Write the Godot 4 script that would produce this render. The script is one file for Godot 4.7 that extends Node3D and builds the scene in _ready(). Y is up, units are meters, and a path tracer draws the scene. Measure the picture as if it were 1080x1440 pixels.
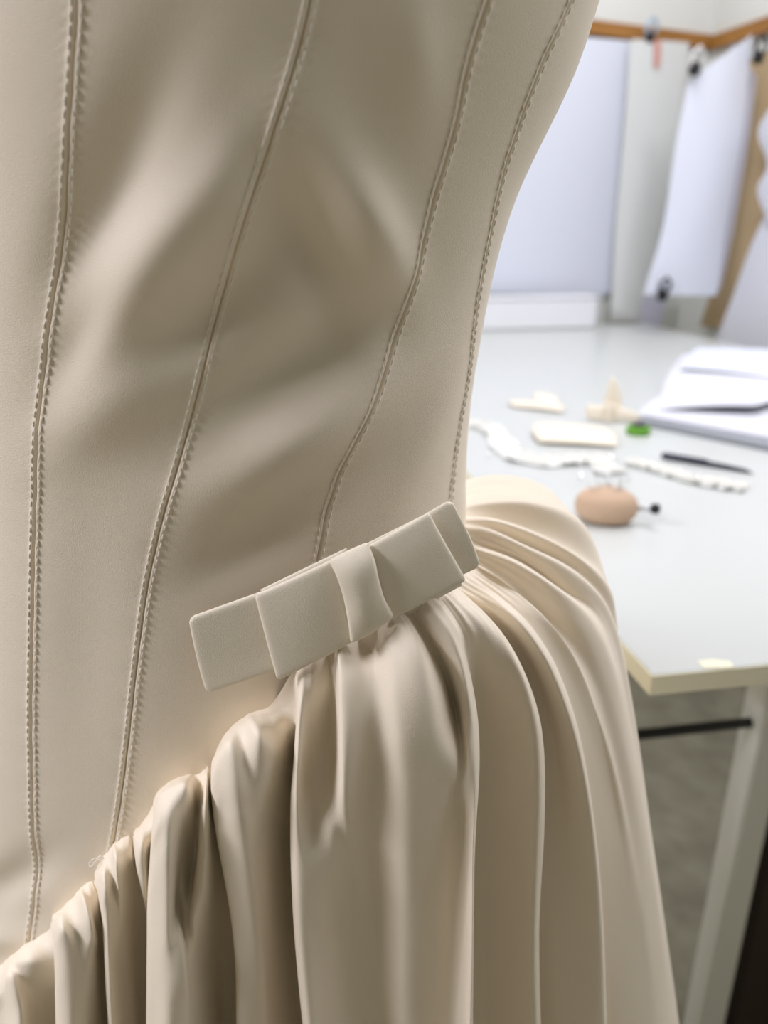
extends Node3D

# A cream dress on its stand beside a cutting table in a sewing workroom. Metres, y up, the camera stands over the origin.

const TABLE_Y := 0.9
var M := {}
var taken := {}
var folds: Array[PackedVector3Array] = []

# the torso under the dress: heights, how far its front lies from the origin, half widths, middle
const HEIGHTS := [0.24, 0.82, 0.92, 1, 1.07, 1.13, 1.19, 1.25, 1.31, 1.37, 1.54]
const FRONTS := [0.33, 0.3, 0.302, 0.305, 0.309, 0.312, 0.308, 0.3, 0.292, 0.288, 0.29]
const WIDTHS := [0.2, 0.1962, 0.1862, 0.1702, 0.1562, 0.1473, 0.1415, 0.1388, 0.151, 0.1561, 0.2026]
const MIDDLES := [-0.13, -0.13, -0.125, -0.115, -0.107, -0.1, -0.09, -0.076, -0.062, -0.052, -0.05]
# the four seams in view: angle round the torso at each of these heights
const SEAM_HEIGHTS := [1.48, 1.4, 1.36, 1.33, 1.3, 1.27, 1.24, 1.21, 1.18, 1.15, 1.12, 1.09, 1.05, 1.01, 0.97, 0.93, 0.88, 0.79, 0.64]
const SEAMS := [
	[-0.2548, -0.2548, -0.2548, -0.2548, -0.2689, -0.2933, -0.3163, -0.3358, -0.3518, -0.3641, -0.3702, -0.3689, -0.3621, -0.3495, -0.3298, -0.3119, -0.3269, -0.3433, -0.3433],
	[0.256, 0.256, 0.256, 0.256, 0.2469, 0.2235, 0.1862, 0.1513, 0.1206, 0.0799, 0.032, -0.0064, -0.0314, -0.0491, -0.0669, -0.0886, -0.0887, -0.0887, -0.0887],
	[0.7061, 0.7061, 0.7061, 0.7061, 0.6962, 0.7454, 0.7585, 0.7419, 0.6759, 0.5903, 0.5371, 0.4932, 0.4325, 0.4189, 0.4189, 0.4189, 0.4189, 0.4189, 0.4189],
	[1.0654, 1.0654, 1.0654, 1.0573, 1.0058, 1.0555, 1.1461, 1.1898, 1.2131, 1.2148, 1.1829, 1.1302, 1.0981, 1.0981, 1.0981, 1.0981, 1.0981, 1.0981, 1.0981],
]
# height of the slanting waist seam, at equal steps of angle from -2.6 to 3.68
const WAIST := [1.05, 1.0314, 1.0127, 0.9941, 0.9755, 0.9569, 0.9382, 0.9198, 0.9021, 0.885, 0.8681, 0.8513, 0.8344, 0.8201, 0.8112, 0.8058, 0.8008, 0.8009, 0.8125, 0.8319, 0.8534, 0.8765, 0.9009, 0.9273, 0.9556, 0.9797, 0.9984, 1.0156, 1.0287, 1.0382, 1.0451, 1.0494, 1.0533, 1.0559, 1.0568, 1.0593, 1.0647, 1.0707, 1.0751, 1.0775, 1.079, 1.0798, 1.08, 1.08, 1.08, 1.08, 1.08, 1.08, 1.08, 1.08, 1.08, 1.08, 1.08, 1.08, 1.0792, 1.076, 1.0704, 1.064, 1.0576, 1.0512]
# soft ripples of the bodice: middle x, y; long half axis x, y; short half axis x, y; height
const RIPPLES := [
	[-0.0795, 1.2331, 0.0416, 0.0374, 0.01, -0.0102, 0.0044],
	[-0.1002, 1.255, 0.0337, 0.0312, 0.0097, -0.0071, -0.003],
	[-0.0663, 1.2095, 0.0314, 0.0306, 0.0083, -0.0085, -0.003],
	[-0.0978, 1.1798, 0.0332, 0.0253, 0.0075, -0.0114, 0.0032],
	[-0.1216, 1.1981, 0.022, 0.0182, 0.0072, -0.0068, -0.0018],
	[-0.0074, 1.2419, 0.0145, -0.0261, -0.011, -0.0056, 0.005],
	[-0.0293, 1.2329, 0.0115, -0.031, -0.0099, -0.0041, -0.0036],
	[-0.0102, 1.2049, 0.0055, -0.0232, -0.01, -0.0021, 0.0012],
	[-0.0391, 1.154, 0.0351, 0.0277, 0.0094, -0.0153, 0.0062],
	[-0.0291, 1.1928, 0.0276, 0.0202, 0.0072, -0.0112, -0.0032],
	[-0.0508, 1.1125, 0.0312, 0.0205, 0.006, -0.0103, -0.002],
	[-0.0382, 1.1228, 0.0154, 0.0077, 0.003, -0.0066, 0.0012],
	[0.0198, 1.1445, 0.0099, 0.0406, 0.0092, -0.0052, 0.0016],
	[0.01, 1.299, 0.0062, -0.0219, -0.0113, -0.0019, 0.0016],
	[-0.1371, 1.0631, 0.02, 0.0714, 0.0193, -0.0032, -0.001],
	[-0.2049, 0.8774, 0.0266, 0.0224, 0.0034, -0.0099, 0.0018],
	[-0.1955, 0.9175, 0.0236, 0.0242, 0.0067, -0.0075, -0.0018],
]


# ---------------------------------------------------------------- naming
func numbered(called: String) -> String:
	taken[called] = taken.get(called, 0) + 1
	return called if taken[called] == 1 else "%s_%03d" % [called, taken[called] - 1]


func tag(o: Node3D, label: String, category: String, group := "") -> Node3D:
	o.set_meta("label", label)
	o.set_meta("category", category)
	if group:
		o.set_meta("group", group)
	return o


func thing(called: String, label: String, category: String, at: Vector3, turn := 0.0, group := "") -> Node3D:
	var o := Node3D.new()
	o.name = numbered(called)
	o.position = at
	o.rotation.y = turn
	add_child(o)
	return tag(o, label, category, group)


func obj(called: String, mesh: Mesh, m: Material, parent: Node3D = null, at := Vector3.ZERO) -> MeshInstance3D:
	var o := MeshInstance3D.new()
	o.name = numbered(called) if parent == null else called
	o.mesh = mesh
	o.material_override = m
	o.position = at
	o.cast_shadow = GeometryInstance3D.SHADOW_CASTING_SETTING_ON
	if parent == null:
		add_child(o)
	else:
		parent.add_child(o, true)
	return o


func struct(called: String, mesh: Mesh, m: Material, at := Vector3.ZERO, turn := 0.0) -> MeshInstance3D:
	var o := obj(called, mesh, m, null, at)
	o.rotation.y = turn
	o.set_meta("kind", "structure")
	return o


func middle_of(p: PackedVector3Array) -> Vector3:
	var box := AABB(p[0], Vector3.ZERO)
	for v in p:
		box = box.expand(v)
	return box.get_center()


func shifted(p: PackedVector3Array, by: Vector3) -> PackedVector3Array:
	var q := p.duplicate()
	for i in q.size():
		q[i] -= by
	return q


# ---------------------------------------------------------------- shapes
func mesh_of(pts: PackedVector3Array, idx: PackedInt32Array) -> ArrayMesh:
	var nor := PackedVector3Array()
	nor.resize(pts.size())
	for t in range(0, idx.size(), 3):
		var a := pts[idx[t]]
		var n := (pts[idx[t + 2]] - a).cross(pts[idx[t + 1]] - a)
		nor[idx[t]] += n
		nor[idx[t + 1]] += n
		nor[idx[t + 2]] += n
	for i in nor.size():
		nor[i] = nor[i].normalized()
	var arr := []
	arr.resize(Mesh.ARRAY_MAX)
	arr[Mesh.ARRAY_VERTEX] = pts
	arr[Mesh.ARRAY_NORMAL] = nor
	arr[Mesh.ARRAY_INDEX] = idx
	var m := ArrayMesh.new()
	m.add_surface_from_arrays(Mesh.PRIMITIVE_TRIANGLES, arr)
	return m


func grid_index(nu: int, nv: int, first := 0, around := false) -> PackedInt32Array:
	# points stored row by row, nu in a row; front is on the side from which u runs right and rows run down
	var idx := PackedInt32Array()
	var last := nu if around else nu - 1
	for j in nv - 1:
		for i in last:
			var a := first + j * nu + i
			var b := first + j * nu + (i + 1) % nu
			idx.append_array([a, b, a + nu, b, b + nu, a + nu])
	return idx


func grid(pts: PackedVector3Array, nu: int, around := false) -> ArrayMesh:
	return mesh_of(pts, grid_index(nu, pts.size() / nu, 0, around))


func box(size: Vector3, bevel := 0.002) -> ArrayMesh:
	# a box with chamfered edges, its middle at the origin
	var st := SurfaceTool.new()
	st.begin(Mesh.PRIMITIVE_TRIANGLES)
	st.set_smooth_group(-1)
	var h := size / 2
	var b := minf(bevel, minf(h.x, minf(h.y, h.z)) * 0.6)
	var face := func(c: Array, out: Vector3):
		var n: Vector3 = (c[2] - c[0]).cross(c[1] - c[0])
		var q := c if n.dot(out) > 0 else [c[0], c[2], c[1]] if c.size() == 3 else [c[0], c[3], c[2], c[1]]
		for k in range(1, q.size() - 1):
			for i in [0, k, k + 1]:
				st.add_vertex(q[i])
	for ax in 3:
		for s in [-1.0, 1.0]:
			var u := (ax + 1) % 3
			var w := (ax + 2) % 3
			var c := []
			for e in [[-1, -1], [1, -1], [1, 1], [-1, 1]]:
				var p := Vector3.ZERO
				p[ax] = s * h[ax]
				p[u] = e[0] * (h[u] - b)
				p[w] = e[1] * (h[w] - b)
				c.append(p)
			var o := Vector3.ZERO
			o[ax] = s
			face.call(c, o)
			for r in [-1.0, 1.0]:
				var p0 := Vector3.ZERO
				p0[ax] = s * h[ax]
				p0[u] = r * (h[u] - b)
				var p1 := Vector3.ZERO
				p1[ax] = s * (h[ax] - b)
				p1[u] = r * h[u]
				var lo := Vector3.ZERO
				lo[w] = h[w] - b
				var oo := Vector3.ZERO
				oo[ax] = s
				oo[u] = r
				face.call([p0 - lo, p0 + lo, p1 + lo, p1 - lo], oo)
	for x in [-1.0, 1.0]:
		for y in [-1.0, 1.0]:
			for z in [-1.0, 1.0]:
				face.call([Vector3(x * h.x, y * (h.y - b), z * (h.z - b)), Vector3(x * (h.x - b), y * h.y, z * (h.z - b)), Vector3(x * (h.x - b), y * (h.y - b), z * h.z)], Vector3(x, y, z))
	st.generate_normals()
	return st.commit()


func tube(path: PackedVector3Array, radii: PackedFloat32Array, sides := 10) -> ArrayMesh:
	# a round rod along a path, closed at both ends
	var pts := PackedVector3Array()
	var n := path.size()
	var side := Vector3.ZERO
	for j in n:
		var d := (path[mini(j + 1, n - 1)] - path[maxi(j - 1, 0)]).normalized()
		if side == Vector3.ZERO:
			side = d.cross(Vector3.UP if absf(d.y) < 0.9 else Vector3.RIGHT)
		side = (side - d * side.dot(d)).normalized()
		var up := d.cross(side)
		for i in sides:
			var a := TAU * i / sides
			pts.append(path[j] + (side * cos(a) + up * sin(a)) * radii[j])
	var idx := grid_index(sides, n, 0, true)
	pts.append(path[0])
	pts.append(path[n - 1])
	for i in sides:
		idx.append_array([n * sides, (i + 1) % sides, i, n * sides + 1, (n - 1) * sides + i, (n - 1) * sides + (i + 1) % sides])
	var flipped := PackedInt32Array()
	for t in range(0, idx.size(), 3):
		flipped.append_array([idx[t], idx[t + 2], idx[t + 1]])
	return mesh_of(pts, flipped)


func lathe(profile: Array, sides := 32, stretch := Vector3.ONE) -> ArrayMesh:
	# profile: [radius, height] from the bottom up
	var pts := PackedVector3Array()
	for k in profile.size():
		var p: Array = profile[profile.size() - 1 - k]
		for i in sides:
			var a := -TAU * i / sides
			pts.append(Vector3(cos(a) * p[0], p[1], sin(a) * p[0]) * stretch)
	return grid(pts, sides, true)


func smooth_profile(p: Array, steps := 6) -> Array:
	var out := []
	for k in p.size() - 1:
		for s in steps:
			var t := float(s) / steps
			var a := Vector2(p[maxi(k - 1, 0)][0], p[maxi(k - 1, 0)][1])
			var b := Vector2(p[k][0], p[k][1])
			var c := Vector2(p[k + 1][0], p[k + 1][1])
			var d := Vector2(p[mini(k + 2, p.size() - 1)][0], p[mini(k + 2, p.size() - 1)][1])
			var q := b.cubic_interpolate(c, a, d, t)
			out.append([maxf(q.x, 0.0), q.y])
	out.append(p[-1])
	return out


func curve_at(p: Array, t: float) -> Vector3:
	# smooth curve through a few points, t from 0 to 1
	var n := p.size() - 1
	var k := mini(int(t * n), n - 1)
	var a: Vector3 = p[k]
	var b: Vector3 = p[k + 1]
	return a.cubic_interpolate(b, p[k - 1] if k > 0 else 2.0 * a - b, p[k + 2] if k + 2 <= n else 2.0 * b - a, t * n - k)


func slab(left: Array, right: Array, thick: float, puff := 0.0, nu := 40, nv := 40, lift := Vector3.ZERO, rim := 10.0, corner := 0.0) -> Array:
	# a piece of folded cloth or paper between two edges, with a rounded rim: [points, index]
	var top := PackedVector3Array()
	for j in nv:
		var v := float(j) / (nv - 1)
		v = 0.5 - 0.5 * cos(PI * v) if rim < 50.0 else v
		var a := curve_at(left, v)
		var b := curve_at(right, v)
		for i in nu:
			var u := float(i) / (nu - 1)
			u = 0.5 - 0.5 * cos(PI * u) if rim < 50.0 else u
			if corner > 0.0:
				# corner: radius as a share of the piece's length along v
				var long: Vector3 = left[-1] - left[0]
				var cu := corner * long.length() / a.distance_to(b)
				var fu := minf(u, 1.0 - u)
				var fv := minf(v, 1.0 - v)
				var x := (cu - fu) / cu
				var y := (corner - fv) / corner
				if x > 0.0 and y > 0.0:
					# squeeze the square corner into a quarter circle
					var k := maxf(x, y) / Vector2(x, y).length()
					var nu_ := cu * (1.0 - x * k)
					var nv_ := corner * (1.0 - y * k)
					var uu := nu_ if u < 0.5 else 1.0 - nu_
					var vv := nv_ if v < 0.5 else 1.0 - nv_
					top.append(curve_at(left, vv).lerp(curve_at(right, vv), uu) + lift)
					continue
			top.append(a.lerp(b, u) + lift)
	var n := Vector3.ZERO
	var normals := PackedVector3Array()
	for j in nv:
		for i in nu:
			var du := top[j * nu + mini(i + 1, nu - 1)] - top[j * nu + maxi(i - 1, 0)]
			var dv := top[mini(j + 1, nv - 1) * nu + i] - top[maxi(j - 1, 0) * nu + i]
			n = dv.cross(du).normalized()
			normals.append(n)
	var pts := PackedVector3Array()
	for side in [1.0, -1.0]:
		for j in nv:
			var v := float(j) / (nv - 1)
			v = 0.5 - 0.5 * cos(PI * v) if rim < 50.0 else v
			for i in nu:
				var u := float(i) / (nu - 1)
				u = 0.5 - 0.5 * cos(PI * u) if rim < 50.0 else u
				var e := sqrt(maxf(0.0, 1.0 - pow(absf(2 * u - 1), rim))) * sqrt(maxf(0.0, 1.0 - pow(absf(2 * v - 1), rim)))
				var k := j * nu + i
				pts.append(top[k] + normals[k] * (side * thick * 0.5 * e + puff * sin(PI * u) * (0.55 + 0.45 * sin(PI * v))))
	var idx := grid_index(nu, nv)
	var under := grid_index(nu, nv, nu * nv)
	for t in range(0, under.size(), 3):
		idx.append_array([under[t], under[t + 2], under[t + 1]])
	return [pts, idx]


func join(parts: Array) -> ArrayMesh:
	var pts := PackedVector3Array()
	var idx := PackedInt32Array()
	for p in parts:
		var first := pts.size()
		pts.append_array(p[0])
		for i in p[1]:
			idx.append(i + first)
	return mesh_of(pts, idx)


func prism(outline: PackedVector2Array, height: float) -> ArrayMesh:
	# an outline on the ground (x, z) raised by height
	var st := SurfaceTool.new()
	st.begin(Mesh.PRIMITIVE_TRIANGLES)
	st.set_smooth_group(-1)
	var line := outline if not Geometry2D.is_polygon_clockwise(outline) else PackedVector2Array(Array(outline).map(func(p): return p))
	if Geometry2D.is_polygon_clockwise(line):
		line.reverse()
	var tri := Geometry2D.triangulate_polygon(line)
	for t in range(0, tri.size(), 3):
		for lv in [[0, 1, 2, height], [0, 2, 1, 0.0]]:
			for k in 3:
				var p := line[tri[t + lv[k]]]
				st.add_vertex(Vector3(p.x, lv[3], p.y))
	for i in line.size():
		var p := line[i]
		var q := line[(i + 1) % line.size()]
		var c := [Vector3(p.x, 0, p.y), Vector3(q.x, 0, q.y), Vector3(q.x, height, q.y), Vector3(p.x, height, p.y)]
		for k in [0, 2, 1, 0, 3, 2]:
			st.add_vertex(c[k])
	st.generate_normals()
	return st.commit()


# ---------------------------------------------------------------- the torso that gives the bodice its form
func table(xs: Array, ys: Array, x: float) -> float:
	# smooth curve through a table, xs rising
	var n := xs.size()
	var i := 0
	while i < n - 2 and x > xs[i + 1]:
		i += 1
	var h: float = xs[i + 1] - xs[i]
	var t := clampf((x - xs[i]) / h, 0, 1)
	var m0: float = slope(xs, ys, i) * h
	var m1: float = slope(xs, ys, i + 1) * h
	var t2 := t * t
	var t3 := t2 * t
	return (2 * t3 - 3 * t2 + 1) * ys[i] + (t3 - 2 * t2 + t) * m0 + (3 * t2 - 2 * t3) * ys[i + 1] + (t3 - t2) * m1


func slope(xs: Array, ys: Array, i: int) -> float:
	if i == 0:
		return (ys[1] - ys[0]) / (xs[1] - xs[0])
	var n := xs.size()
	if i == n - 1:
		return (ys[n - 1] - ys[n - 2]) / (xs[n - 1] - xs[n - 2])
	var a: float = xs[i] - xs[i - 1]
	var b: float = xs[i + 1] - xs[i]
	return ((ys[i + 1] - ys[i]) / b * a + (ys[i] - ys[i - 1]) / a * b) / (a + b)


func ring_at(y: float) -> Array:
	# [middle x, middle z, half width, half depth] of the torso at a height
	var a := table(HEIGHTS, WIDTHS, y)
	var b := 0.78 * a
	return [table(HEIGHTS, MIDDLES, y), -(table(HEIGHTS, FRONTS, y) + b), a, b]


func on_ring(r: Array, th: float, y: float, out := 0.0) -> Vector3:
	var s := sin(th)
	var c := cos(th)
	var n := Vector2(s / r[2], c / r[3]).normalized()
	return Vector3(r[0] + r[2] * s + n.x * out, y, r[1] + r[3] * c + n.y * out)


func waist_height(th: float) -> float:
	var t := clampf((th + 2.6) / 6.28, 0.0, 1.0) * (WAIST.size() - 1)
	var k := mini(int(t), WAIST.size() - 2)
	return lerpf(WAIST[k], WAIST[k + 1], t - k)


func ripple(p: Vector3, th: float) -> float:
	var front := smoothstep(-0.1, 0.35, cos(th))
	if front <= 0.0:
		return 0.0
	var d := 0.0
	for r in RIPPLES:
		var x: float = p.x - r[0]
		var y: float = p.y - r[1]
		var a: float = (x * r[2] + y * r[3]) / (r[2] * r[2] + r[3] * r[3])
		var b: float = (x * r[4] + y * r[5]) / (r[4] * r[4] + r[5] * r[5])
		var e := a * a + b * b
		if e < 9.0:
			d += 2.0 * r[6] * exp(-e)
	return d * front


func seam_angle(k: int, y: float) -> float:
	# the boundaries of the panels round the body; 1 to 4 are the seams in view
	match k:
		0:
			return seam_angle(1, y) - 0.62
		5:
			return 1.72 + 0.25 * (y - 1.1)
		6:
			return 2.72
		7:
			return seam_angle(0, y) + TAU
	var n := SEAM_HEIGHTS.size()
	var i := 0
	while i < n - 2 and y < SEAM_HEIGHTS[i + 1]:
		i += 1
	var s: Array = SEAMS[k - 1]
	var t := clampf((y - SEAM_HEIGHTS[i]) / (SEAM_HEIGHTS[i + 1] - SEAM_HEIGHTS[i]), 0, 1)
	var p0: float = s[maxi(i - 1, 0)]
	var p3: float = s[mini(i + 2, n - 1)]
	return cubic_interpolate(s[i], s[i + 1], p0, p3, t)


const ROW := 0.0021     # how far a row of topstitching runs from its seam
const PITCH := 0.0041   # one stitch


func seam_relief(d: float, y: float, k: int, side: float) -> float:
	# height of the cloth at d metres beside seam k: a groove at the seam, a soft welt, puckers under the stitches
	var g := -0.0011 * exp(-pow(d / 0.00045, 2.0)) + 0.0005 * exp(-pow((d - 0.0015) / 0.0012, 2.0))
	var w := cos(TAU * (y / PITCH + 0.37 * k + 0.5 * side))
	return g - (0.00014 + 0.00005 * w) * exp(-pow((d - ROW) / 0.0008, 2.0)) + 0.0001 * w * exp(-pow((d - 0.004) / 0.0014, 2.0)) + 0.0002 * sin(y * 330.0 + k * 2.0) * exp(-d / 0.004)


func make_bodice(dress: Node3D) -> void:
	var near := [0.0, 0.0003, 0.0006, 0.001, 0.0014, 0.0018, 0.0022, 0.0026, 0.003, 0.0034, 0.0039, 0.0045, 0.0053, 0.0065, 0.0085]
	var top := 1.24 + 0.235
	for k in 7:
		var fine := k <= 4
		var rows := 560 if fine else 120
		var inner := 44 if fine else 24
		var nu := near.size() * 2 + inner
		var pts := PackedVector3Array()
		for j in rows:
			var v := float(j) / (rows - 1)
			# rows follow the waist seam at the bottom
			var y0 := top + (1.0 - top) * v
			var r0 := ring_at(y0)
			var ta := seam_angle(k, y0)
			var tb := seam_angle(k + 1, y0)
			var ya := lerpf(top, waist_height(ta if k > 0 or ta > -2.6 else ta + TAU) - 0.02, v)
			var yb := lerpf(top, waist_height(tb if tb < 3.68 else tb - TAU) - 0.02, v)
			var ym := (ya + yb) / 2
			var width := on_ring(ring_at(ym), seam_angle(k, ym), ym).distance_to(on_ring(ring_at(ym), seam_angle(k + 1, ym), ym)) if k < 5 else 0.12
			for i in nu:
				var d := 1.0
				var other := 1.0
				var u := 0.0
				if i < near.size():
					d = near[i]
					u = d / width
				elif i >= nu - near.size():
					other = near[nu - 1 - i]
					u = 1.0 - other / width
				else:
					var lo: float = near[-1] / width
					u = lerpf(lo, 1.0 - lo, float(i - near.size() + 1) / (inner + 1))
					d = u * width
					other = (1.0 - u) * width
				var th0 := lerpf(ta, tb, u)
				var thw := th0
				if thw > 3.68:
					thw -= TAU
				elif thw < -2.6:
					thw += TAU
				var y := lerpf(top, waist_height(thw) - 0.02, v)
				var r := ring_at(y)
				var th := lerpf(seam_angle(k, y), seam_angle(k + 1, y), u)
				var p := on_ring(r, th, y)
				var h := ripple(p, th)
				if fine:
					if d < 0.012:
						h += seam_relief(d, y, k, 1.0)
					if other < 0.012:
						h += seam_relief(other, y, k + 1, 0.0)
				pts.append(on_ring(r, th, y, h) - dress.position)
		obj("bodice_panel", grid(pts, nu), M.cloth, dress)


func make_stitches(dress: Node3D) -> void:
	# double rows of topstitching: every stitch is a short arched length of thread
	for k in range(1, 6):
		for side in [-1.0, 1.0]:
			var parts := []
			var y := 1.24 + 0.15
			var phase: float = 0.37 * k + (0.5 if side > 0 else 0.0)
			y = (floorf(y / PITCH) - phase) * PITCH
			while y > 0.85:
				var th := seam_angle(k, y)
				if y < waist_height(th) - 0.004:
					break
				var line := PackedVector3Array()
				for s in 6:
					var t := (s / 5.0 - 0.5) * 2.0
					var yy := y + t * PITCH * 0.38
					var r := ring_at(yy)
					var tt: float = seam_angle(k, yy) + side * ROW / Vector2(r[2] * cos(th), r[3] * sin(th)).length()
					var p := on_ring(r, tt, yy)
					line.append(on_ring(r, tt, yy, ripple(p, tt) + 0.00055 - 0.0004 * t * t) - dress.position)
				parts.append(thread(line, 0.00036))
				y -= PITCH
			if parts.is_empty():
				continue
			var o := obj("topstitching", join(parts), M.thread, dress)
			o.set_meta("kind", "stuff")


func thread(line: PackedVector3Array, radius: float) -> Array:
	var pts := PackedVector3Array()
	var n := line.size()
	for j in n:
		var d := (line[mini(j + 1, n - 1)] - line[maxi(j - 1, 0)]).normalized()
		var side := d.cross(Vector3.BACK).normalized()
		var up := d.cross(side)
		var r := radius * (1.0 if j > 0 and j < n - 1 else 0.45)
		for i in 6:
			var a := TAU * i / 6
			pts.append(line[j] + (side * cos(a) + up * sin(a)) * r)
	var idx := PackedInt32Array()
	for j in n - 1:
		for i in 6:
			var a := j * 6 + i
			var b := j * 6 + (i + 1) % 6
			idx.append_array([a, a + 6, b, b, a + 6, b + 6])
	return [pts, idx]


# ---------------------------------------------------------------- the gathered skirt: cloth laid through its fold lines
func gather(c: Array) -> void:
	var p := PackedVector3Array()
	for i in range(0, c.size(), 3):
		p.append(Vector3(c[i], c[i + 1], c[i + 2]))
	folds.append(p)


func fold_lines() -> void:
	gather([-0.2685, 0.7948, -0.3452, -0.2681, 0.7927, -0.3424, -0.2673, 0.79, -0.3379, -0.2666, 0.7861, -0.3329, -0.2668, 0.78, -0.3291, -0.2677, 0.7724, -0.3269, -0.269, 0.7642, -0.3255, -0.2707, 0.7554, -0.3246, -0.2725, 0.7461, -0.324, -0.2745, 0.7364, -0.3237, -0.2766, 0.7264, -0.3234, -0.2788, 0.716, -0.3233, -0.281, 0.7052, -0.323, -0.2833, 0.6941, -0.3227, -0.2855, 0.6827, -0.322])
	gather([-0.2344, 0.8338, -0.3262, -0.2343, 0.8315, -0.3245, -0.234, 0.8281, -0.3217, -0.2337, 0.8241, -0.3184, -0.2337, 0.819, -0.3154, -0.2341, 0.813, -0.3132, -0.2349, 0.8063, -0.3117, -0.2359, 0.7992, -0.3108, -0.2371, 0.7916, -0.3102, -0.2385, 0.7837, -0.3097, -0.2399, 0.7755, -0.3094, -0.2414, 0.7669, -0.3092, -0.2429, 0.7581, -0.3089, -0.2445, 0.7491, -0.3086, -0.2461, 0.7398, -0.308])
	gather([-0.213, 0.8563, -0.3177, -0.2118, 0.8571, -0.3151, -0.21, 0.8587, -0.3111, -0.2078, 0.8606, -0.3063, -0.2053, 0.8621, -0.3008, -0.2041, 0.8579, -0.2966, -0.2053, 0.8506, -0.2969, -0.2067, 0.843, -0.2978, -0.208, 0.8348, -0.2979, -0.2091, 0.8263, -0.2976, -0.2103, 0.8175, -0.2971, -0.2115, 0.8083, -0.2966, -0.2128, 0.7988, -0.2961, -0.2141, 0.7891, -0.2955, -0.2154, 0.779, -0.295])
	gather([-0.2101, 0.8595, -0.3168, -0.2085, 0.8612, -0.3144, -0.2062, 0.864, -0.3108, -0.2035, 0.8674, -0.3066, -0.2005, 0.8713, -0.3018, -0.197, 0.8753, -0.2964, -0.1929, 0.878, -0.2901, -0.1895, 0.8721, -0.2862, -0.1881, 0.8634, -0.2846, -0.1883, 0.8541, -0.2832, -0.1892, 0.8444, -0.2823, -0.1904, 0.8344, -0.2817, -0.1917, 0.8241, -0.2811, -0.1931, 0.8134, -0.2806, -0.1945, 0.8025, -0.28])
	gather([-0.1919, 0.8807, -0.3118, -0.1905, 0.8819, -0.3086, -0.1883, 0.884, -0.3038, -0.1857, 0.8865, -0.2981, -0.183, 0.886, -0.2915, -0.1836, 0.8778, -0.2915, -0.185, 0.8692, -0.2935, -0.1864, 0.86, -0.2955, -0.1871, 0.8501, -0.2963, -0.1872, 0.8396, -0.2962, -0.1879, 0.8288, -0.2958, -0.189, 0.8177, -0.2952, -0.1903, 0.8062, -0.2945, -0.1917, 0.7943, -0.2937, -0.1931, 0.7822, -0.293])
	gather([-0.1784, 0.8961, -0.3089, -0.1767, 0.8944, -0.3061, -0.1741, 0.8922, -0.3017, -0.1713, 0.8884, -0.2969, -0.1706, 0.8812, -0.2951, -0.1715, 0.873, -0.2958, -0.1729, 0.8643, -0.2973, -0.1745, 0.855, -0.2988, -0.1756, 0.8452, -0.2992, -0.1768, 0.8348, -0.2991, -0.1779, 0.8241, -0.2988, -0.1791, 0.8129, -0.2982, -0.1804, 0.8014, -0.2975, -0.1816, 0.7896, -0.2967, -0.1829, 0.7775, -0.296])
	gather([-0.1754, 0.8996, -0.3085, -0.174, 0.9013, -0.3055, -0.1718, 0.9043, -0.3011, -0.1691, 0.9078, -0.2957, -0.1661, 0.9096, -0.289, -0.1659, 0.9018, -0.2866, -0.1666, 0.8927, -0.2858, -0.1674, 0.8831, -0.2849, -0.1685, 0.873, -0.2841, -0.1696, 0.8625, -0.2835, -0.1708, 0.8515, -0.2829, -0.172, 0.8402, -0.2821, -0.1733, 0.8285, -0.2811, -0.1745, 0.8164, -0.2801, -0.1759, 0.804, -0.279])
	gather([-0.1698, 0.905, -0.3076, -0.1682, 0.9073, -0.3045, -0.1659, 0.911, -0.2999, -0.1631, 0.9156, -0.2944, -0.1598, 0.9204, -0.288, -0.1563, 0.9205, -0.2806, -0.1561, 0.9106, -0.2793, -0.1563, 0.8999, -0.2785, -0.157, 0.8886, -0.2782, -0.1578, 0.8768, -0.2779, -0.1588, 0.8646, -0.2772, -0.16, 0.852, -0.2765, -0.1613, 0.839, -0.2757, -0.1627, 0.8256, -0.2749, -0.1641, 0.8118, -0.274])
	gather([-0.1608, 0.9161, -0.3067, -0.1592, 0.9177, -0.3033, -0.1566, 0.9202, -0.2981, -0.1535, 0.9216, -0.2915, -0.1503, 0.9183, -0.2846, -0.1494, 0.9095, -0.282, -0.1495, 0.8996, -0.281, -0.1503, 0.8891, -0.2807, -0.1516, 0.878, -0.2811, -0.1531, 0.8665, -0.2817, -0.1546, 0.8545, -0.282, -0.1559, 0.8421, -0.2818, -0.1572, 0.8293, -0.2812, -0.1586, 0.8161, -0.2806, -0.16, 0.8025, -0.28])
	gather([-0.1566, 0.9215, -0.3062, -0.1545, 0.9237, -0.3023, -0.1515, 0.9274, -0.2965, -0.1476, 0.9312, -0.2893, -0.1428, 0.9277, -0.282, -0.1415, 0.9172, -0.28, -0.144, 0.9057, -0.2824, -0.1461, 0.8934, -0.2843, -0.1482, 0.8803, -0.2861, -0.1503, 0.8667, -0.2879, -0.1524, 0.8524, -0.2894, -0.1544, 0.8375, -0.2901, -0.156, 0.8221, -0.2898, -0.1575, 0.8063, -0.2889, -0.1591, 0.79, -0.288])
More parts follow.
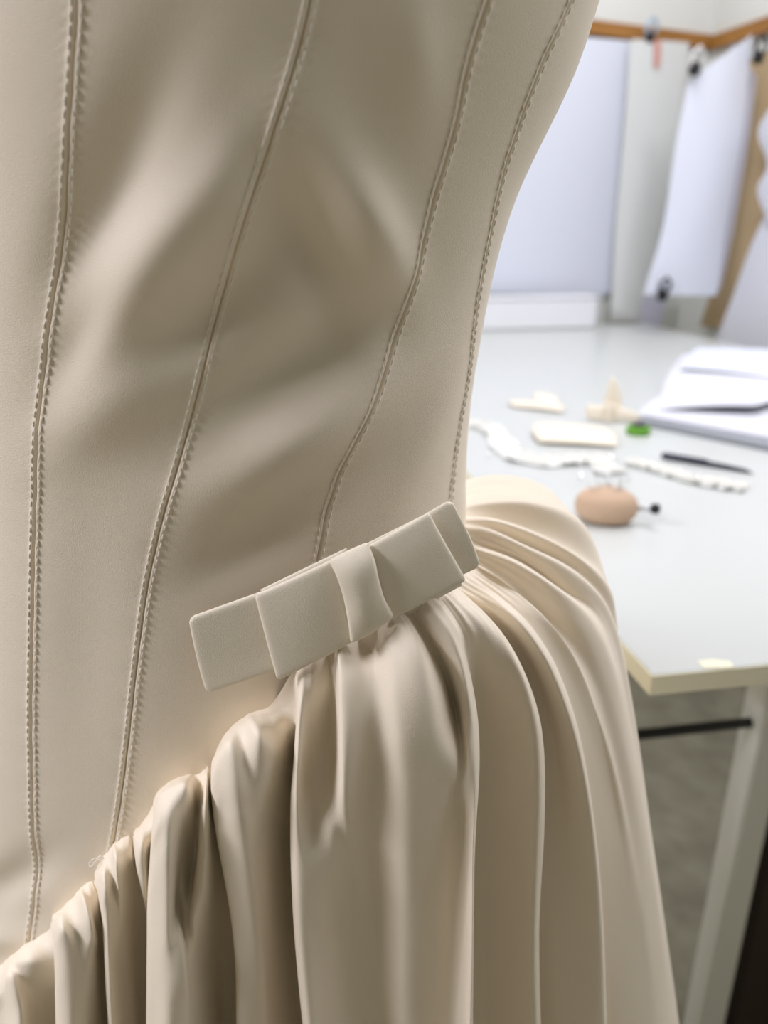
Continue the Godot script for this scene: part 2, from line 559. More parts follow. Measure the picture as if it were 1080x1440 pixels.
	gather([-0.1513, 0.9275, -0.3059, -0.1488, 0.9266, -0.3015, -0.1449, 0.9257, -0.2946, -0.142, 0.9194, -0.2893, -0.1432, 0.9089, -0.291, -0.1453, 0.8979, -0.2944, -0.1476, 0.8859, -0.2977, -0.1494, 0.8728, -0.2998, -0.1513, 0.859, -0.3015, -0.153, 0.8445, -0.3033, -0.1543, 0.8294, -0.3053, -0.1557, 0.8136, -0.3062, -0.1571, 0.7974, -0.306, -0.1586, 0.7806, -0.3055, -0.1601, 0.7634, -0.305])
	gather([-0.1499, 0.9294, -0.3059, -0.1474, 0.9264, -0.3025, -0.1436, 0.9216, -0.2974, -0.142, 0.9126, -0.2958, -0.1429, 0.9021, -0.2981, -0.1446, 0.8909, -0.3015, -0.1464, 0.8788, -0.3045, -0.1478, 0.8656, -0.3064, -0.1493, 0.8516, -0.3078, -0.1508, 0.837, -0.3089, -0.1524, 0.8218, -0.3097, -0.1539, 0.806, -0.3103, -0.1554, 0.7897, -0.3103, -0.157, 0.7729, -0.3101, -0.1585, 0.7556, -0.31])
	gather([-0.1481, 0.9322, -0.3059, -0.1464, 0.9331, -0.3021, -0.1437, 0.9349, -0.2962, -0.1404, 0.9352, -0.2891, -0.139, 0.9271, -0.2864, -0.1389, 0.9174, -0.2851, -0.1394, 0.9069, -0.2843, -0.1401, 0.8958, -0.2837, -0.1411, 0.8841, -0.2834, -0.142, 0.8718, -0.283, -0.1426, 0.8591, -0.2823, -0.1433, 0.846, -0.2815, -0.1442, 0.8324, -0.2807, -0.1452, 0.8184, -0.2799, -0.1461, 0.804, -0.279])
	gather([-0.1439, 0.9397, -0.3058, -0.142, 0.9417, -0.3018, -0.1391, 0.9452, -0.2959, -0.1355, 0.949, -0.2887, -0.1327, 0.9451, -0.2819, -0.1331, 0.9342, -0.2812, -0.1335, 0.9224, -0.2799, -0.1343, 0.91, -0.2791, -0.1354, 0.8969, -0.2788, -0.1366, 0.8832, -0.2789, -0.1379, 0.8689, -0.2791, -0.1391, 0.8542, -0.2789, -0.1402, 0.839, -0.2784, -0.1413, 0.8233, -0.2777, -0.1424, 0.8072, -0.277])
	gather([-0.1393, 0.9471, -0.3057, -0.1371, 0.9488, -0.3013, -0.1338, 0.9515, -0.2945, -0.131, 0.9463, -0.2883, -0.1305, 0.9356, -0.2866, -0.1307, 0.9237, -0.2859, -0.1318, 0.911, -0.2865, -0.1334, 0.8977, -0.2879, -0.1349, 0.8836, -0.2891, -0.1361, 0.8689, -0.29, -0.1373, 0.8535, -0.2907, -0.1386, 0.8376, -0.291, -0.14, 0.8212, -0.2909, -0.1413, 0.8042, -0.2904, -0.1427, 0.7868, -0.29])
	gather([-0.1351, 0.9514, -0.3055, -0.1331, 0.9541, -0.3005, -0.13, 0.9587, -0.293, -0.1264, 0.9598, -0.2837, -0.1266, 0.9473, -0.2837, -0.1277, 0.9339, -0.2866, -0.129, 0.9196, -0.2897, -0.1303, 0.9042, -0.2923, -0.1318, 0.888, -0.2947, -0.1333, 0.871, -0.2965, -0.1346, 0.8532, -0.2975, -0.136, 0.8347, -0.298, -0.1374, 0.8157, -0.298, -0.1389, 0.7961, -0.2975, -0.1405, 0.7759, -0.297])
	gather([-0.1281, 0.9569, -0.3053, -0.126, 0.9571, -0.2997, -0.1233, 0.954, -0.2924, -0.1239, 0.943, -0.2939, -0.1251, 0.9309, -0.2975, -0.1263, 0.9176, -0.3006, -0.1274, 0.903, -0.303, -0.1287, 0.8875, -0.3049, -0.1303, 0.8711, -0.3061, -0.132, 0.854, -0.307, -0.1338, 0.8361, -0.3076, -0.1356, 0.8177, -0.308, -0.1373, 0.7986, -0.3082, -0.1389, 0.7789, -0.3081, -0.1407, 0.7587, -0.308])
	gather([-0.1258, 0.9581, -0.3054, -0.1241, 0.9541, -0.3014, -0.1222, 0.9461, -0.2977, -0.1223, 0.9352, -0.2994, -0.123, 0.9232, -0.3027, -0.1237, 0.9098, -0.3052, -0.1245, 0.8953, -0.3074, -0.1257, 0.8799, -0.3092, -0.1271, 0.8637, -0.3103, -0.1288, 0.8468, -0.311, -0.1305, 0.8291, -0.3116, -0.1321, 0.8108, -0.312, -0.1336, 0.7919, -0.3122, -0.1351, 0.7725, -0.3121, -0.1365, 0.7525, -0.312])
	gather([-0.1247, 0.959, -0.3054, -0.1228, 0.9614, -0.2997, -0.1198, 0.965, -0.2907, -0.1179, 0.9565, -0.2849, -0.1177, 0.9429, -0.286, -0.1183, 0.9284, -0.2893, -0.1195, 0.913, -0.2933, -0.1215, 0.8969, -0.298, -0.1238, 0.8797, -0.302, -0.126, 0.8614, -0.3046, -0.1284, 0.8422, -0.3065, -0.1307, 0.8224, -0.3078, -0.1326, 0.8018, -0.3084, -0.1343, 0.7805, -0.3082, -0.136, 0.7587, -0.308])
	gather([-0.1212, 0.9621, -0.3055, -0.1191, 0.9655, -0.2998, -0.116, 0.9712, -0.291, -0.1124, 0.9706, -0.2812, -0.1126, 0.956, -0.2816, -0.1145, 0.9407, -0.286, -0.1166, 0.9245, -0.2913, -0.1187, 0.9072, -0.2964, -0.1208, 0.8887, -0.3011, -0.123, 0.8691, -0.3043, -0.1254, 0.8485, -0.3063, -0.1278, 0.8271, -0.3076, -0.1299, 0.805, -0.3083, -0.1319, 0.7822, -0.3082, -0.1339, 0.7587, -0.308])
	gather([-0.1144, 0.9739, -0.3059, -0.1122, 0.9753, -0.2998, -0.109, 0.9759, -0.2902, -0.1093, 0.964, -0.2885, -0.1109, 0.9502, -0.2902, -0.113, 0.9353, -0.2931, -0.1154, 0.9195, -0.2968, -0.1174, 0.9026, -0.3001, -0.1193, 0.8846, -0.3031, -0.1213, 0.8657, -0.3052, -0.1234, 0.8461, -0.3067, -0.1256, 0.8256, -0.3078, -0.1275, 0.8045, -0.3081, -0.1292, 0.7827, -0.3076, -0.131, 0.7603, -0.307])
	gather([-0.1125, 0.9793, -0.3061, -0.1111, 0.9809, -0.3009, -0.1089, 0.9835, -0.2929, -0.1074, 0.9809, -0.2843, -0.1091, 0.9694, -0.2832, -0.111, 0.9567, -0.2824, -0.113, 0.943, -0.2821, -0.1148, 0.9285, -0.2815, -0.1163, 0.9133, -0.281, -0.118, 0.8973, -0.2804, -0.1197, 0.8807, -0.2799, -0.1215, 0.8635, -0.2793, -0.1232, 0.8457, -0.2783, -0.125, 0.8275, -0.2772, -0.1268, 0.8087, -0.276])
	gather([-0.1095, 0.9833, -0.3065, -0.1079, 0.986, -0.3014, -0.1054, 0.9907, -0.2938, -0.1025, 0.9959, -0.2843, -0.1009, 0.9915, -0.2756, -0.1025, 0.9779, -0.2751, -0.1044, 0.9633, -0.2743, -0.1063, 0.9478, -0.274, -0.1081, 0.9315, -0.2735, -0.1098, 0.9144, -0.273, -0.1116, 0.8967, -0.2727, -0.1134, 0.8783, -0.2724, -0.1151, 0.8593, -0.2716, -0.1167, 0.8397, -0.2704, -0.1184, 0.8197, -0.269])
	gather([-0.1035, 0.9881, -0.3069, -0.1021, 0.9909, -0.3019, -0.0998, 0.9956, -0.2944, -0.0971, 1.0004, -0.285, -0.0955, 0.9956, -0.2751, -0.0961, 0.9828, -0.2714, -0.0973, 0.9684, -0.2712, -0.0986, 0.9532, -0.2705, -0.0999, 0.9371, -0.2695, -0.1012, 0.9204, -0.2687, -0.1027, 0.903, -0.2681, -0.1041, 0.8849, -0.2675, -0.1055, 0.8663, -0.2666, -0.1069, 0.8472, -0.2653, -0.1083, 0.8275, -0.264])
	gather([-0.0959, 0.9909, -0.3076, -0.0943, 0.994, -0.3019, -0.0919, 0.9992, -0.2934, -0.089, 1.0042, -0.2826, -0.0901, 0.9929, -0.2805, -0.0928, 0.9786, -0.2845, -0.0958, 0.9628, -0.287, -0.0989, 0.9459, -0.2881, -0.1012, 0.928, -0.2871, -0.0963, 0.9242, -0.2724, -0.096, 0.9059, -0.2683, -0.0978, 0.8857, -0.2696, -0.0994, 0.8647, -0.27, -0.1008, 0.8431, -0.2691, -0.1023, 0.8209, -0.2682])
	gather([-0.091, 0.9928, -0.3083, -0.09, 0.9902, -0.3033, -0.0887, 0.9854, -0.2961, -0.0892, 0.9752, -0.2947, -0.091, 0.9636, -0.2971, -0.093, 0.9508, -0.2977, -0.0954, 0.9372, -0.2955, -0.096, 0.9268, -0.2857, -0.0951, 0.9139, -0.2782, -0.095, 0.8976, -0.2771, -0.0959, 0.8807, -0.2779, -0.0969, 0.8631, -0.2787, -0.0979, 0.845, -0.2785, -0.0989, 0.8264, -0.2778, -0.1, 0.8072, -0.277])
	gather([-0.0872, 0.9941, -0.3087, -0.0862, 0.995, -0.3024, -0.0845, 0.9966, -0.2926, -0.084, 0.9901, -0.2841, -0.0855, 0.9766, -0.2835, -0.0873, 0.9619, -0.2825, -0.0892, 0.9461, -0.281, -0.0915, 0.9296, -0.2777, -0.0923, 0.9122, -0.2808, -0.0927, 0.8942, -0.2854, -0.0935, 0.8749, -0.2871, -0.0943, 0.8549, -0.2877, -0.0953, 0.8342, -0.288, -0.0963, 0.8129, -0.2877, -0.0974, 0.7911, -0.2873])
	gather([-0.0858, 0.9953, -0.3088, -0.0843, 0.9978, -0.302, -0.082, 1.0021, -0.2917, -0.0801, 1, -0.2801, -0.0813, 0.9847, -0.2791, -0.0827, 0.9679, -0.2786, -0.0848, 0.9499, -0.2793, -0.0875, 0.931, -0.2818, -0.0894, 0.9117, -0.2874, -0.0908, 0.8914, -0.293, -0.0917, 0.8697, -0.296, -0.0922, 0.8471, -0.2976, -0.093, 0.8236, -0.2985, -0.0941, 0.7995, -0.2983, -0.0953, 0.7747, -0.2978])
	gather([-0.0844, 0.996, -0.3091, -0.0832, 0.9941, -0.302, -0.0813, 0.9904, -0.2914, -0.081, 0.9775, -0.2892, -0.0818, 0.9625, -0.2928, -0.0827, 0.9459, -0.2959, -0.084, 0.9282, -0.2995, -0.0855, 0.9095, -0.3037, -0.0868, 0.8895, -0.3069, -0.0879, 0.8685, -0.3089, -0.0889, 0.8466, -0.3105, -0.09, 0.8239, -0.3117, -0.091, 0.8005, -0.3125, -0.0921, 0.7763, -0.3127, -0.0932, 0.7515, -0.3126])
	gather([-0.0833, 0.9975, -0.3093, -0.0821, 0.9919, -0.3043, -0.0805, 0.9824, -0.2978, -0.0803, 0.9686, -0.2988, -0.0808, 0.9535, -0.3035, -0.0807, 0.9366, -0.3074, -0.0804, 0.9184, -0.3112, -0.0801, 0.899, -0.3142, -0.0798, 0.8784, -0.3164, -0.0799, 0.8569, -0.3183, -0.0804, 0.8344, -0.3198, -0.0811, 0.8112, -0.321, -0.0818, 0.7872, -0.3218, -0.0827, 0.7624, -0.3219, -0.0836, 0.737, -0.3219])
	gather([-0.0826, 0.9984, -0.3096, -0.0817, 1.001, -0.3039, -0.0803, 1.0052, -0.2951, -0.079, 1.0028, -0.2858, -0.0789, 0.9896, -0.2845, -0.078, 0.9751, -0.2835, -0.077, 0.9595, -0.2836, -0.0759, 0.943, -0.2838, -0.075, 0.9257, -0.2839, -0.0745, 0.9075, -0.2834, -0.0746, 0.8887, -0.2825, -0.0755, 0.8692, -0.2816, -0.0765, 0.849, -0.2804, -0.0773, 0.8283, -0.2788, -0.078, 0.807, -0.2771])
	gather([-0.08, 1.0064, -0.3101, -0.0787, 1.0092, -0.3039, -0.0767, 1.014, -0.2947, -0.0742, 1.0182, -0.283, -0.073, 1.0062, -0.2789, -0.0729, 0.9906, -0.2796, -0.0726, 0.9738, -0.2802, -0.0715, 0.956, -0.2803, -0.0705, 0.9372, -0.2805, -0.0699, 0.9177, -0.2805, -0.0698, 0.8973, -0.2796, -0.0701, 0.8762, -0.2789, -0.0706, 0.8544, -0.2783, -0.0713, 0.8321, -0.2771, -0.072, 0.8091, -0.2758])
	gather([-0.0742, 1.0151, -0.3115, -0.0728, 1.0182, -0.3049, -0.0706, 1.0234, -0.2949, -0.0677, 1.0274, -0.2823, -0.0652, 1.0151, -0.2747, -0.0641, 0.9984, -0.2737, -0.0636, 0.9804, -0.2759, -0.0632, 0.9612, -0.2771, -0.0628, 0.941, -0.2782, -0.0624, 0.9199, -0.2793, -0.0622, 0.8979, -0.2802, -0.0626, 0.8752, -0.2811, -0.0633, 0.8517, -0.2816, -0.064, 0.8276, -0.2809, -0.0647, 0.8027, -0.2798])
	gather([-0.0694, 1.0191, -0.3126, -0.0677, 1.0222, -0.3056, -0.0651, 1.0271, -0.2947, -0.0611, 1.0234, -0.2824, -0.0583, 1.0083, -0.2775, -0.0576, 0.9904, -0.2798, -0.0574, 0.9713, -0.2827, -0.0574, 0.951, -0.2848, -0.0576, 0.9295, -0.2868, -0.058, 0.9071, -0.2887, -0.0584, 0.8838, -0.2906, -0.0587, 0.8596, -0.2925, -0.0591, 0.8346, -0.2938, -0.0596, 0.8089, -0.2935, -0.0601, 0.7824, -0.2928])
	gather([-0.064, 1.0221, -0.3141, -0.062, 1.0258, -0.3062, -0.0589, 1.0319, -0.2942, -0.0544, 1.0334, -0.2797, -0.0521, 1.015, -0.2802, -0.0521, 0.9953, -0.2855, -0.0527, 0.9742, -0.2916, -0.0531, 0.9514, -0.2958, -0.0535, 0.9272, -0.2992, -0.0539, 0.9018, -0.3018, -0.0542, 0.8753, -0.3037, -0.0543, 0.8479, -0.3055, -0.0541, 0.8195, -0.307, -0.0545, 0.7903, -0.3072, -0.055, 0.7603, -0.307])
	gather([-0.0554, 1.0245, -0.3164, -0.0533, 1.0267, -0.3077, -0.0501, 1.0302, -0.2943, -0.047, 1.0198, -0.288, -0.0466, 1.0014, -0.2935, -0.0473, 0.9815, -0.3001, -0.0483, 0.9599, -0.3063, -0.0488, 0.9364, -0.3104, -0.0492, 0.9115, -0.3135, -0.0494, 0.8854, -0.3157, -0.0495, 0.8581, -0.3171, -0.0492, 0.8299, -0.3185, -0.0485, 0.8008, -0.32, -0.0486, 0.7708, -0.3202, -0.049, 0.74, -0.32])
	gather([-0.0435, 1.046, -0.308, -0.0427, 1.0375, -0.3048, -0.0416, 1.0242, -0.301, -0.0421, 1.0077, -0.3036, -0.043, 0.9893, -0.3082, -0.0436, 0.9692, -0.3127, -0.044, 0.9474, -0.3167, -0.0439, 0.9241, -0.3196, -0.0436, 0.8995, -0.3219, -0.0431, 0.8737, -0.3234, -0.0426, 0.8469, -0.3244, -0.0418, 0.8192, -0.3254, -0.0408, 0.7905, -0.326, -0.0408, 0.7609, -0.3261, -0.041, 0.7306, -0.326])
	gather([-0.0399, 1.0542, -0.302, -0.0389, 1.0503, -0.2963, -0.0387, 1.0414, -0.2904, -0.0396, 1.0287, -0.2876, -0.0409, 1.0143, -0.2854, -0.0426, 0.9985, -0.2843, -0.0434, 0.9814, -0.2827, -0.0438, 0.9633, -0.2812, -0.0439, 0.9442, -0.2801, -0.0437, 0.9242, -0.2789, -0.0431, 0.9035, -0.2777, -0.0423, 0.882, -0.2769, -0.0414, 0.8598, -0.2761, -0.0407, 0.837, -0.2746, -0.0399, 0.8136, -0.2729])
	gather([-0.0374, 1.0578, -0.301, -0.0366, 1.0555, -0.2945, -0.0361, 1.0483, -0.2868, -0.0367, 1.0362, -0.2825, -0.0375, 1.0221, -0.279, -0.0384, 1.0063, -0.2768, -0.0388, 0.9893, -0.275, -0.039, 0.9713, -0.2736, -0.0392, 0.9522, -0.2732, -0.039, 0.9323, -0.2727, -0.0383, 0.9117, -0.2721, -0.0373, 0.8903, -0.2715, -0.0364, 0.8682, -0.2706, -0.0355, 0.8455, -0.2691, -0.0347, 0.8222, -0.2674])
	gather([-0.0316, 1.0615, -0.302, -0.031, 1.0574, -0.2959, -0.0309, 1.0478, -0.2904, -0.032, 1.034, -0.2908, -0.0331, 1.0185, -0.2917, -0.0339, 1.0016, -0.2917, -0.0337, 0.9863, -0.2826, -0.0319, 0.9694, -0.2752, -0.0314, 0.9491, -0.2754, -0.0309, 0.9279, -0.2764, -0.0302, 0.9058, -0.277, -0.0293, 0.8829, -0.2774, -0.0282, 0.8594, -0.2773, -0.0276, 0.8351, -0.2763, -0.0271, 0.8101, -0.2751])
	gather([-0.0254, 1.0636, -0.306, -0.0245, 1.0575, -0.3011, -0.0238, 1.0462, -0.2974, -0.0243, 1.0317, -0.2981, -0.0248, 1.0154, -0.2971, -0.0256, 0.9992, -0.2897, -0.0242, 0.9861, -0.2775, -0.0232, 0.9657, -0.2781, -0.023, 0.9446, -0.2818, -0.0226, 0.9224, -0.2844, -0.0218, 0.8991, -0.2849, -0.0208, 0.875, -0.2851, -0.0197, 0.8501, -0.285, -0.0191, 0.8244, -0.284, -0.0186, 0.7981, -0.2828])
	gather([-0.0227, 1.0662, -0.304, -0.0216, 1.0619, -0.2973, -0.0206, 1.0521, -0.2901, -0.0204, 1.0377, -0.2863, -0.0206, 1.0211, -0.2838, -0.0202, 1.0043, -0.2772, -0.0192, 0.9847, -0.2781, -0.0183, 0.9642, -0.2814, -0.0173, 0.9427, -0.2855, -0.0163, 0.9199, -0.2879, -0.0154, 0.8961, -0.2883, -0.0144, 0.8715, -0.2883, -0.0132, 0.846, -0.2883, -0.0124, 0.8198, -0.2874, -0.0117, 0.7929, -0.2861])
	gather([-0.0205, 1.0694, -0.301, -0.0194, 1.0673, -0.293, -0.0182, 1.0595, -0.2834, -0.0175, 1.0454, -0.2772, -0.0171, 1.0285, -0.2733, -0.0167, 1.0095, -0.2731, -0.0155, 0.9896, -0.2771, -0.0138, 0.9686, -0.2821, -0.0118, 0.9463, -0.2861, -0.0101, 0.9228, -0.2888, -0.009, 0.8982, -0.2894, -0.008, 0.8726, -0.2894, -0.0069, 0.8462, -0.2894, -0.006, 0.8191, -0.2885, -0.0051, 0.7912, -0.2872])
	gather([-0.0118, 1.0694, -0.306, -0.0075, 1.0641, -0.3013, -0.0046, 1.0611, -0.2893, -0.0032, 1.0481, -0.2813, -0.0032, 1.0308, -0.2802, -0.0039, 1.0118, -0.2819, -0.005, 0.9914, -0.2838, -0.005, 0.9699, -0.2862, -0.0037, 0.9473, -0.2892, -0.0025, 0.9235, -0.2907, -0.0015, 0.8987, -0.2902, -0.0007, 0.873, -0.2894, -0.0001, 0.8465, -0.2894, 0.0009, 0.8192, -0.2885, 0.002, 0.7912, -0.2872])
	gather([-0.0025, 1.0791, -0.3, 0.0005, 1.0765, -0.2929, 0.0039, 1.0689, -0.2836, 0.0059, 1.0559, -0.2761, 0.0075, 1.0394, -0.2725, 0.0087, 1.0208, -0.2729, 0.0098, 1.0009, -0.2741, 0.0104, 0.9797, -0.276, 0.0107, 0.9575, -0.2783, 0.0109, 0.9343, -0.2799, 0.0112, 0.91, -0.2804, 0.0114, 0.8849, -0.2806, 0.0117, 0.859, -0.2807, 0.0122, 0.8324, -0.2797, 0.0129, 0.805, -0.2784])
	gather([0.0025, 1.0826, -0.3, 0.0073, 1.081, -0.2931, 0.0136, 1.0744, -0.2841, 0.018, 1.0605, -0.2779, 0.0212, 1.0432, -0.2752, 0.0233, 1.0238, -0.2755, 0.0246, 1.003, -0.2778, 0.0256, 0.981, -0.2806, 0.0263, 0.9578, -0.2834, 0.0265, 0.9334, -0.2847, 0.0263, 0.9081, -0.2849, 0.0264, 0.8818, -0.2852, 0.0267, 0.8547, -0.2851, 0.0274, 0.8267, -0.2842, 0.0282, 0.7981, -0.2828])
	gather([0.0062, 1.0842, -0.301, 0.0111, 1.0801, -0.2952, 0.0177, 1.0702, -0.2895, 0.0238, 1.0557, -0.2866, 0.0285, 1.0384, -0.2874, 0.0307, 1.0222, -0.2792, 0.0323, 1.0015, -0.2824, 0.0334, 0.9794, -0.2859, 0.0337, 0.9559, -0.2877, 0.034, 0.9313, -0.2886, 0.0341, 0.9057, -0.2884, 0.0344, 0.8791, -0.288, 0.0348, 0.8518, -0.2874, 0.0356, 0.8236, -0.2863, 0.0366, 0.7947, -0.285])
	gather([0.0088, 1.0842, -0.305, 0.014, 1.078, -0.3019, 0.021, 1.0669, -0.2995, 0.0274, 1.0522, -0.2993, 0.0323, 1.0348, -0.2994, 0.0345, 1.0235, -0.2873, 0.0354, 1.0089, -0.281, 0.0368, 0.9868, -0.2851, 0.0378, 0.9632, -0.286, 0.0385, 0.9385, -0.2861, 0.039, 0.9128, -0.2855, 0.0393, 0.8862, -0.2844, 0.0397, 0.8588, -0.2831, 0.0406, 0.8305, -0.2818, 0.0418, 0.8015, -0.2806])
	gather([0.0116, 1.0865, -0.304, 0.0164, 1.0822, -0.2991, 0.0233, 1.0732, -0.2941, 0.0297, 1.0598, -0.2918, 0.0342, 1.0436, -0.2894, 0.0369, 1.0275, -0.2815, 0.0383, 1.008, -0.2793, 0.0391, 0.987, -0.2794, 0.0396, 0.9648, -0.2796, 0.0401, 0.9417, -0.2791, 0.0407, 0.9177, -0.2778, 0.0411, 0.8928, -0.2765, 0.0416, 0.8672, -0.2753, 0.0425, 0.8407, -0.2741, 0.0437, 0.8136, -0.2729])
	gather([0.0156, 1.0894, -0.303, 0.02, 1.0863, -0.297, 0.0271, 1.0785, -0.2908, 0.0332, 1.0651, -0.2885, 0.0369, 1.0486, -0.2866, 0.0399, 1.0306, -0.2838, 0.0407, 1.0112, -0.2795, 0.0406, 0.9904, -0.277, 0.0407, 0.9683, -0.276, 0.0414, 0.9452, -0.2751, 0.0422, 0.9212, -0.2743, 0.0428, 0.8963, -0.2736, 0.0433, 0.8706, -0.273, 0.0443, 0.8441, -0.272, 0.0455, 0.817, -0.2707])
	gather([0.0199, 1.091, -0.304, 0.0253, 1.0866, -0.2994, 0.0322, 1.0769, -0.2959, 0.0363, 1.0624, -0.299, 0.0404, 1.0456, -0.298, 0.0432, 1.0272, -0.2942, 0.0437, 1.0075, -0.289, 0.043, 0.9863, -0.2854, 0.0427, 0.9636, -0.2836, 0.0431, 0.9399, -0.2822, 0.0438, 0.9153, -0.2809, 0.0445, 0.8898, -0.2797, 0.0453, 0.8634, -0.2786, 0.0463, 0.8363, -0.2774, 0.0476, 0.8084, -0.2762])
	gather([0.022, 1.0902, -0.307, 0.0278, 1.084, -0.3031, 0.035, 1.0722, -0.3008, 0.0386, 1.0561, -0.306, 0.0407, 1.037, -0.3093, 0.0413, 1.0157, -0.3103, 0.0412, 0.9929, -0.3091, 0.0406, 0.9687, -0.3071, 0.0402, 0.9432, -0.3058, 0.0407, 0.9166, -0.305, 0.0415, 0.8889, -0.3042, 0.0419, 0.8602, -0.3032, 0.0425, 0.8306, -0.3021, 0.0437, 0.8002, -0.3017, 0.0453, 0.7689, -0.3015])
	gather([0.024, 1.0899, -0.309, 0.0306, 1.0844, -0.3043, 0.0389, 1.0728, -0.3018, 0.0424, 1.0566, -0.3095, 0.0459, 1.0375, -0.3157, 0.0493, 1.0154, -0.3176, 0.0513, 0.9914, -0.3178, 0.0521, 0.9659, -0.3168, 0.0526, 0.9391, -0.316, 0.0534, 0.911, -0.3152, 0.0543, 0.8819, -0.3144, 0.0554, 0.8517, -0.3134, 0.0567, 0.8206, -0.3123, 0.0583, 0.7885, -0.3112, 0.0602, 0.7556, -0.31])
	gather([0.0262, 1.0895, -0.312, 0.0335, 1.0844, -0.3091, 0.044, 1.0748, -0.306, 0.0505, 1.0589, -0.3094, 0.0567, 1.0402, -0.3114, 0.0614, 1.0191, -0.3105, 0.0642, 0.9962, -0.3086, 0.066, 0.9716, -0.3075, 0.067, 0.9457, -0.307, 0.0679, 0.9187, -0.3064, 0.0688, 0.8906, -0.3058, 0.0698, 0.8615, -0.305, 0.071, 0.8314, -0.3041, 0.0728, 0.8005, -0.3029, 0.075, 0.7688, -0.3015])
	gather([0.0285, 1.0878, -0.317, 0.0355, 1.0823, -0.3161, 0.0462, 1.0735, -0.3145, 0.0561, 1.0604, -0.3121, 0.0645, 1.0441, -0.3077, 0.0701, 1.025, -0.3031, 0.0728, 1.0033, -0.3004, 0.0741, 0.9801, -0.2985, 0.0747, 0.9555, -0.2975, 0.0756, 0.9299, -0.2966, 0.0766, 0.9033, -0.2956, 0.0782, 0.8757, -0.2945, 0.0804, 0.8473, -0.2933, 0.0828, 0.818, -0.2915, 0.0854, 0.7881, -0.2892])
	gather([0.0302, 1.0862, -0.322, 0.0372, 1.0801, -0.3221, 0.0478, 1.0706, -0.3222, 0.0586, 1.0574, -0.3206, 0.0676, 1.0409, -0.3166, 0.0744, 1.0218, -0.3112, 0.0779, 0.9997, -0.3082, 0.0794, 0.9759, -0.306, 0.0802, 0.9508, -0.304, 0.0804, 0.9246, -0.3026, 0.0812, 0.8973, -0.3014, 0.0831, 0.869, -0.3002, 0.0854, 0.8399, -0.2989, 0.0879, 0.81, -0.2971, 0.0907, 0.7792, -0.2949])
	gather([0.033, 1.0794, -0.337, 0.0402, 1.0727, -0.3352, 0.0513, 1.0622, -0.3325, 0.0612, 1.0466, -0.3315, 0.0688, 1.0272, -0.3313, 0.075, 1.0053, -0.3297, 0.0783, 0.9811, -0.3286, 0.0798, 0.9552, -0.3274, 0.0804, 0.928, -0.3254, 0.0808, 0.8995, -0.3245, 0.0818, 0.8698, -0.3239, 0.084, 0.8392, -0.3229, 0.0866, 0.8076, -0.3218, 0.0894, 0.7751, -0.3204, 0.0924, 0.7417, -0.3189])
	gather([0.0326, 1.0661, -0.358, 0.0397, 1.0642, -0.3513, 0.0506, 1.0613, -0.3409, 0.0632, 1.051, -0.3338, 0.0731, 1.0328, -0.3343, 0.0812, 1.0117, -0.3329, 0.0877, 0.9884, -0.3313, 0.0917, 0.9629, -0.33, 0.0938, 0.936, -0.327, 0.0944, 0.9079, -0.3235, 0.0944, 0.8787, -0.32, 0.0962, 0.8483, -0.3174, 0.0988, 0.817, -0.3153, 0.1017, 0.7848, -0.3137, 0.1051, 0.7516, -0.3125])
	gather([0.0359, 1.0666, -0.362, 0.0417, 1.0662, -0.3537, 0.0505, 1.066, -0.3408, 0.0624, 1.0594, -0.3286, 0.0736, 1.0417, -0.3267, 0.083, 1.0206, -0.3253, 0.0902, 0.9968, -0.3245, 0.0959, 0.9711, -0.3231, 0.1002, 0.9439, -0.3211, 0.1036, 0.9152, -0.319, 0.1063, 0.8853, -0.3168, 0.1087, 0.8544, -0.3147, 0.1112, 0.8224, -0.3125, 0.1143, 0.7894, -0.3111, 0.1178, 0.7556, -0.31])
	gather([0.039, 1.0685, -0.365, 0.0443, 1.0684, -0.3562, 0.0522, 1.0689, -0.3425, 0.0629, 1.0654, -0.3276, 0.0756, 1.0498, -0.3212, 0.0855, 1.029, -0.3184, 0.094, 1.0054, -0.3172, 0.1009, 0.9798, -0.3164, 0.1066, 0.9525, -0.3151, 0.1114, 0.9238, -0.3137, 0.1156, 0.8938, -0.3125, 0.1193, 0.8627, -0.3108, 0.1225, 0.8305, -0.3087, 0.1263, 0.7974, -0.3068, 0.1305, 0.7634, -0.305])
	gather([0.0416, 1.0691, -0.369, 0.0474, 1.0685, -0.3603, 0.0561, 1.0681, -0.3467, 0.0679, 1.0628, -0.3327, 0.0807, 1.0461, -0.3278, 0.0908, 1.0246, -0.3261, 0.0989, 1.0003, -0.3252, 0.1052, 0.9739, -0.3236, 0.1108, 0.946, -0.322, 0.1158, 0.9166, -0.3207, 0.1202, 0.8859, -0.3195, 0.124, 0.854, -0.3178, 0.1274, 0.8211, -0.3157, 0.1313, 0.7872, -0.3138, 0.1357, 0.7525, -0.312])
	gather([0.0433, 1.0684, -0.374, 0.0496, 1.0665, -0.3653, 0.0593, 1.064, -0.3517, 0.0721, 1.0547, -0.34, 0.0842, 1.0355, -0.3397, 0.0937, 1.0125, -0.34, 0.1015, 0.9869, -0.3401, 0.1076, 0.9592, -0.3394, 0.1131, 0.9299, -0.3382, 0.1181, 0.8991, -0.3365, 0.1221, 0.867, -0.3345, 0.1257, 0.8337, -0.3325, 0.129, 0.7993, -0.3305, 0.1329, 0.7638, -0.3291, 0.1372, 0.7275, -0.328])
